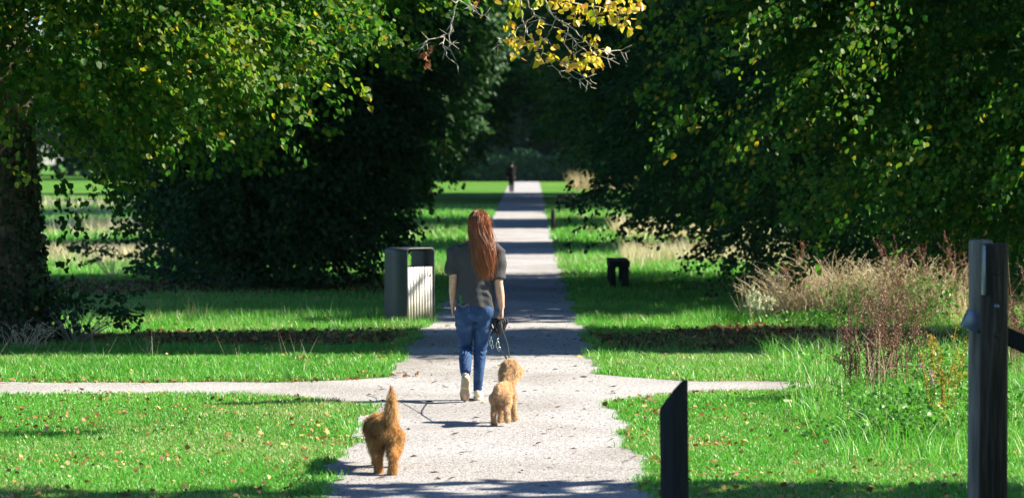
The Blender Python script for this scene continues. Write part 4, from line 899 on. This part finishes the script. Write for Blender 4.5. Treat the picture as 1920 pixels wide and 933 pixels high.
# hair
HR = np.array([(1.672, .012, .02, .02, .02), (1.655, .012, .02, .05, .055), (1.62, .013, .018, .080, .090), (1.56, .015, .005, .089, .106), (1.50, .020, -.012, .091, .096), (1.44, .030, -.04, .089, .080), (1.38, .042, -.082, .085, .056), (1.30, .052, -.122, .078, .038), (1.22, .058, -.137, .064, .032), (1.15, .058, -.14, .044, .027), (1.10, .056, -.138, .022, .016)])
Vh, fh = rings([(r_[1], r_[2], r_[0], r_[3] * .90, r_[4] * .90) for r_ in HR[::-1]], 28)
lim_ = np.where(Vh[:, 2] > 1.6, .2, .03); Vh[:, 1] = np.minimum(Vh[:, 1], lim_)
hb = MB(); hb.add(Vh, fh, .35)
rng = np.random.default_rng(8); n = 9500; K = 16
ph = rng.uniform(-1.85, 1.85, n); z0 = 1.67 - .12 * rng.random(n) ** 2; z1 = rng.choice([0, 1], n, p=[.25, .75]) * 0 + 1.075 + .32 * rng.random(n) ** 2.2
tq = np.linspace(0, 1, K)[None]; zz = z0[:, None] + (z1 - z0)[:, None] * tq
wv = .26 * np.sin(zz * rng.uniform(10, 22, (n, 1)) + rng.uniform(0, 6.28, (n, 1))) * np.clip((1.62 - zz) / .2, 0, 1)
strand = np.round(ph * 7) / 7; ph2 = (ph[:, None] * (1 - .45 * tq) + strand[:, None] * .22 * tq) + wv
g_ = lambda c_: np.interp(zz, HR[::-1, 0], HR[::-1, c_])
kk = rng.uniform(.97, 1.09, (n, 1)) + .14 * np.sin(strand[:, None] * 9 + 3 * tq) * tq
P = np.stack([g_(1) + g_(3) * np.sin(ph2) * kk, g_(2) - g_(4) * np.cos(ph2) * kk, zz], -1)
fly = rng.random(n) < .09; P[fly] += (rng.normal(0, 1, (fly.sum(), 1, 3)) * [.04, .012, .015] + [.012, 0, 0]) * (tq[0][None, :, None] ** 1.5)
hb.add(*ribbons(P, rng.uniform(.0018, .0034, n), np.clip(.5 + .22 * np.sin(strand * 23) + rng.normal(0, .24, n), 0, 1)))
hb.build('hair', M['hair'], woman, True)

# shoes
def shoe(name, ank, toe, heel, up, lab=None):
    """along heel->toe; up is the direction the instep faces"""
    ax = norm(toe - heel); up = norm(up - ax * (up @ ax)); sd = np.cross(ax, up); L_ = np.linalg.norm(toe - heel)
    W = lambda a, s_, u: heel + ax * a * L_ + sd * s_ + up * u
    P = [tube(np.array([W(-.06, 0, .045), W(.15, 0, .05), W(.45, 0, .045), W(.75, 0, .036), W(1.02, 0, .028)]), [.030, .034, .038, .043, .030], 16, R2=[.035, .042, .038, .028, .020], side=sd), tube(np.array([W(.16, 0, .05), W(.17, 0, .105)]), [.036, .036], 14)]
    V, Q = remesh(P, .006, 4); o = link(name, mesh_np(name, V, Q, smooth=True), M['shoe'], woman)
    a = np.linspace(0, 2 * np.pi, 40, endpoint=False); al = .5 - .62 * np.cos(a); wd = np.interp(al, [-.12, .1, .4, .75, 1.0, 1.12], [.022, .037, .033, .046, .036, .016]) * np.sign(np.sin(a)) * np.minimum(1, np.abs(np.sin(a)) * 2.4)
    top = np.array([W(p, s_, .018) for p, s_ in zip(al, wd)]); bot = np.array([W(p, s_ * .97, -.012 + .006 * max(0, p - .85) * 8) for p, s_ in zip(al, wd)])
    j = np.arange(40); k = (j + 1) % 40; b = MB(); b.add(np.vstack([top, bot, top.mean(0), bot.mean(0)]), [np.stack([j, k, 40 + k, 40 + j], -1), np.stack([j, np.full(40, 80), k], -1), np.stack([40 + j, 40 + k, np.full(40, 81)], -1)])
    for q in np.linspace(.0, 1.0, 13): # tread bars
        hw = np.interp(q, [0, .1, .4, .75, 1.0], [.026, .03, .026, .038, .026])
        if abs(q - .42) > .07: c0 = [W(q, -hw, -.0135), W(q + .012, 0, -.0135), W(q, hw, -.0135)]; b.add(*tube(np.array(c0), .004, 5))
    b.build('sole', M['sole'], o, False); return o
shoe('shoe', la, np.array([X(872), -.19, .030]), np.array([X(873.5), -.325, .215]), np.array([0, 1., .6]))
shoe('shoe', ra, np.array([X(897), .19, .016]), np.array([X(895), -.035, .016]), np.array([0, 0, 1.]))

# far walker
wk = thing('person', 'distant person in dark clothes walking on the far sunlit stretch of path', 'person', (gx(959, 163), 163, 0))
wp = [rings([(0, 0, .8, .13, .1), (0, 0, .95, .15, .1), (0, 0, 1.2, .17, .11), (0, 0, 1.38, .18, .09), (0, 0, 1.46, .09, .07), (0, .01, 1.54, .055, .06)], 18)] + head((0, .03, 1.62)) 
for q, y1, zk_ in ((-1, .22, .03), (1, -.22, .05)):
    wp += [tube(np.array([[q * .085, 0, .88], [q * .08, .08 if y1 > 0 else .0, .48], [q * .07, y1, .08], [q * .07, y1 + .14, .04 if y1 > 0 else .02]]), [.085, .065, .045, .035], 12), tube(np.array([[q * .2, 0, 1.4], [q * .24, -.1 * np.sign(y1), 1.12], [q * .23, -.12 * np.sign(y1) + .1, .9]]), [.055, .045, .03], 10)]
    wp += hand((q * .23, -.12 * np.sign(y1) + .1, .9), (0, .1, -1), (-q, 0, 0), (0, 1, 0), 1.0, .4)
V, Q = remesh(wp, .009, 4); link('body', mesh_np('body', V, Q, smooth=True), M['skin'], wk)
wc = [rings([(0, 0, .70, .20, .15), (0, 0, .9, .19, .14), (0, 0, 1.2, .20, .14), (0, 0, 1.40, .20, .11), (0, 0, 1.49, .1, .09)], 18)] + [tube(np.array([[q * .19, 0, 1.42], [q * .25, -.1 * np.sign(y1), 1.12], [q * .235, -.12 * np.sign(y1) + .1, .91]]), [.075, .068, .05], 10) for q, y1 in ((-1, 1), (1, -1))]
V, Q = remesh(wc, .014, 4); link('coat', mesh_np('coat', V, Q, smooth=True), M['darkcoat'], wk)
wt = [tube(np.array([[q * .085, 0, .9], [q * .08, .08 if y1 > 0 else .0, .48], [q * .07, y1, .07]]), [.1, .08, .06], 12) for q, y1 in ((-1, .22), (1, -.22))]
V, Q = remesh(wt, .014, 3); link('trousers', mesh_np('trousers', V, Q, smooth=True), M['darkcoat'], wk)
for q, y1 in ((-1, .22), (1, -.22)):
    b = MB(); b.add(*tube(np.array([[q * .07, y1 - .06, .045], [q * .07, y1 + .08, .045], [q * .07, y1 + .2, .035]]), [.045, .048, .035], 12)); b.build('shoe', M['darkcoat'], wk, True)
b = MB(); b.add(*ball((0, -.005, 1.635), (.096, .112, .115))); b.build('hair', M['darkcoat'], wk, True)

# ------------------------------------------------------------------ dogs
def coat(V, Q, n, rng, length, curl, lift, wd, tintf, K=6, lock=26):
    P, Nn = sample_surface(V, Q, n, rng); flow = np.array([0, -.55, -.8]); fl = flow - Nn * (Nn @ flow)[:, None]; d = norm(Nn * lift + norm(fl) * (1 - lift) + rng.normal(0, .22, P.shape))
    cf = np.stack([noise2(P[:, 0] + 3 * q, P[:, 2] + P[:, 1], 90 + q, lock) for q in range(3)], -1); d = norm(d + .42 * cf)
    L_ = length(P) * rng.uniform(.55, 1.25, n); t_ = np.linspace(0, 1, K)
    path = P[:, None] - Nn[:, None] * .004 + d[:, None] * (L_[:, None] * t_)[..., None]; path[..., 2] -= .45 * (L_[:, None] * t_ ** 2)
    s1 = norm(np.cross(d, rng.normal(size=P.shape))); s2 = np.cross(d, s1); f_ = rng.uniform(5, 9, (n, 1)); p0 = rng.uniform(0, 6.28, (n, 1))
    path += (s1[:, None] * np.cos(p0 + f_ * t_)[..., None] + s2[:, None] * np.sin(p0 + f_ * t_)[..., None]) * (curl * t_ ** .7)[None, :, None]
    return ribbons(path, wd * rng.uniform(.7, 1.3, n), np.clip(tintf(P) + rng.normal(0, .16, n), 0, 1))
def leg(pts, r, paw): return [tube(np.array(pts, float), r, 12), ball(np.array(pts[-1]) + [0, .018, -.004], paw)]

d1 = thing('dog', 'golden shaggy dog with raised plumed tail walking away at the left of the path', 'dog', (gx(722, 19.12), 19.12, 0), math.radians(4)); d1.scale = (.87, 1, 1)
parts = [tube(np.array([[0, -.03, .295], [0, .05, .305], [0, .22, .285], [0, .40, .275], [0, .50, .28]]), [.075, .096, .09, .095, .075], 18, R2=[.07, .086, .084, .098, .08], side=[1, 0, 0]),
         tube(np.array([[0, .46, .29], [-.03, .57, .29], [-.05, .64, .28]]), [.085, .07, .062], 14), ball((-.05, .70, .28), (.068, .08, .068)), tube(np.array([[-.055, .74, .26], [-.065, .83, .23]]), [.04, .028], 12), ball((-.067, .85, .233), .016),
         ball((-.125, .68, .255), (.02, .04, .07)), ball((.02, .69, .255), (.02, .04, .07)), tube(np.array([[.035, -.04, .385], [.05, -.085, .46], [.05, -.085, .55], [.035, -.06, .615]]), [.030, .028, .018, .006], 12)]
parts += leg([(-.06, .02, .28), (-.068, .06, .20), (-.062, -.045, .125), (-.052, -.02, .03)], [.080, .066, .038, .032], (.036, .048, .026))
parts += leg([(.06, .0, .28), (.066, .02, .20), (.058, -.12, .125), (.048, -.13, .03)], [.080, .066, .038, .033], (.037, .05, .026))
parts += leg([(-.062, .42, .27), (-.066, .44, .15), (-.06, .46, .03)], [.05, .034, .028], (.034, .045, .026)) + leg([(.062, .42, .27), (.07, .38, .15), (.072, .34, .035)], [.05, .034, .028], (.034, .045, .026))
V, Q = remesh(parts, .009, 5); link('body', mesh_np('body', V, Q, smooth=True), M['golden_skin'], d1)
rng = np.random.default_rng(21)
def tf1(P): return .5 + .18 * noise2(P[:, 0] * 1 + P[:, 2] * .6, P[:, 1] + P[:, 2], 5, 22) - .22 * (P[:, 0] < -.05) * (P[:, 2] > .25) + .12 * (P[:, 2] > .44)  # left flank tinted darker as painted shade, raised tail tinted paler
def ln1(P): return np.where(P[:, 2] > .39, np.interp(P[:, 2], [.39, .46, .55, .61], [.058, .072, .068, .036]), np.where(P[:, 2] < .13, .018, np.where(P[:, 2] < .24, .030, .042)))
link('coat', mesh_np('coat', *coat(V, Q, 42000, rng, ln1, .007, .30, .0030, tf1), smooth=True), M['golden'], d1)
for q in (-.02, .02):
    b = MB(); b.add(*ball((-.055 + q * 1.6, .757, .30), .009)); b.build('eye', M['black'], d1, True)

d2 = thing('dog', 'pale apricot curly dog on a lead walking beside the person', 'dog', (gx(938, 22.48), 22.48, 0), math.radians(-11)); d2.scale = (.74, .95, .97)
parts = [tube(np.array([[-.01, -.04, .27], [-.005, .03, .28], [0, .16, .275], [0, .29, .285], [0, .36, .30]]), [.055, .072, .072, .076, .06], 18, R2=[.055, .072, .07, .08, .068], side=[1, 0, 0]),
         tube(np.array([[0, .31, .33], [.0, .36, .40], [.005, .385, .43]]), [.075, .066, .06], 14), ball((.005, .40, .448), (.078, .078, .072)), tube(np.array([[.04, .435, .435], [.095, .475, .425]]), [.04, .03], 12), ball((.108, .483, .43), .014),
         ball((-.075, .385, .42), (.02, .036, .065)), ball((.075, .36, .41), (.022, .036, .06)), tube(np.array([[-.01, -.06, .31], [.0, -.10, .33], [.02, -.11, .31]]), [.022, .02, .014], 10)]
parts += leg([(-.055, .0, .25), (-.062, .03, .17), (-.062, -.05, .105), (-.062, -.035, .03)], [.058, .042, .028, .026], (.036, .044, .026))
parts += leg([(.055, .0, .25), (.07, .05, .18), (.082, -.05, .13), (.085, -.05, .075)], [.058, .042, .028, .027], (.036, .040, .030))
parts += leg([(-.055, .28, .25), (-.06, .27, .14), (-.062, .24, .03)], [.042, .03, .026], (.036, .042, .026)) + leg([(.055, .29, .25), (.06, .33, .15), (.062, .36, .05)], [.042, .03, .026], (.036, .042, .026))
V, Q = remesh(parts, .009, 5); link('body', mesh_np('body', V, Q, smooth=True), M['apricot_skin'], d2)
rng = np.random.default_rng(22)
def tf2(P): return .52 + .34 * noise2(P[:, 0] + P[:, 2] * .8, P[:, 1] - P[:, 2], 6, 55) + .12 * (P[:, 0] > .0)  # right side tinted paler: sunlight painted into the curls
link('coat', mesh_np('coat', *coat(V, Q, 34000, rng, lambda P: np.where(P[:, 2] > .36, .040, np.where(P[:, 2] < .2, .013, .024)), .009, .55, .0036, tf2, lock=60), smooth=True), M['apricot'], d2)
a = np.linspace(0, 2 * np.pi, 20); b = MB(); b.add(*tube(np.stack([.082 * np.cos(a), .335 + .045 * np.sin(a) * 1.0, .385 + .07 * np.sin(a) * -.4], -1), .009, 6, R2=.009)); b.build('collar', M['black'], d2, True)
for q in (.028, .062):
    b = MB(); b.add(*ball((q + .005, .468 - (q - .03) * .3, .462), .009)); b.build('eye', M['black'], d2, True)

# dog lead held in the hand
hx = np.array([woman.location[0], 24.82, 0]); hp = hx + rwr + [-.03, .0, -.085]
ld = thing('dog_lead', 'black dog lead with metal snap hooks held by the walking person', 'lead', tuple(hp))
nk = np.array([d2.location[0] + .335 * math.sin(math.radians(12)) + .01, 22.48 + .34, .455]) - hp
def flat_strap(P, w_=.006): return tube(np.array(P), w_, 6, R2=.0025)
def curve(P, n=14):
    P = np.array(P, float); t_ = np.linspace(0, 1, len(P)); k = np.linspace(0, 1, n); k2 = .5 - .5 * np.cos(np.pi * k)
    return np.stack([np.interp(k2, t_, P[:, i]) for i in range(3)], -1)
b = MB(); b.add(*flat_strap(curve([[.02, -.01, -.01], [.03, -.08, -.08], nk * .5 + [.03, 0, -.03], nk]))); b.build('strap', M['black'], ld)
b = MB()
for k in range(7):
    a = np.linspace(0, 2 * np.pi, 22); r_ = .035 + .008 * (k % 3); c0 = np.array([-.02 + .012 * k - .03 * (k % 2), -.02 + .006 * k, -.055 - .012 * (k % 3)])
    b.add(*flat_strap(np.stack([c0[0] + r_ * .55 * np.cos(a) + .012 * np.sin(2 * a), c0[1] + .014 * np.sin(a + k), c0[2] + (r_ * 1.5) * np.sin(a)], -1), .009))
b.build('handle_loop', M['black'], ld)
b = MB(); b.add(*rings([(0, 0, -.14, .022, .018), (.005, 0, -.11, .034, .026), (.01, 0, -.06, .036, .028), (.008, 0, -.03, .02, .016)], 14)); o = b.build('bag_pouch', M['black'], ld, True)
for q, (dx, dz, e) in enumerate([(-.062, -.19, (-.085, -.02, -.21)), (-.005, -.21, (.0, -.1, -.27))]):
    b = MB(); b.add(*flat_strap(curve([[-.01, 0, -.02], [dx * .7, -.02, -.11], [dx, -.02, dz + .03]], 8))); st_ = b.build('strap_end', M['black'], ld)
    b = MB(); e = np.array(e); b.add(*tube(curve([[dx, -.02, dz + .035], [dx, -.02, dz + .01]], 4), .007, 8)); a = np.linspace(-.6, 5.2, 16)
    b.add(*tube(np.stack([dx + .012 * np.cos(a), np.full(16, -.02), dz - .022 + .028 * np.sin(a)], -1), .0045, 6))
    b.add(*tube(np.stack([dx + .012 + .011 * np.cos(a), np.full(16, -.025), dz - .055 + .018 * np.sin(a)], -1), .0035, 6)); b.build('snap_hook', M['chrome'], ld, True)
b = MB(); b.add(*flat_strap(curve([[-.0, -.025, -.275], [.012, -.4, -.25], nk * .6 + [-.02, 0, -.05], nk], 12), .008)); b.build('second_strap', M['black'], ld)
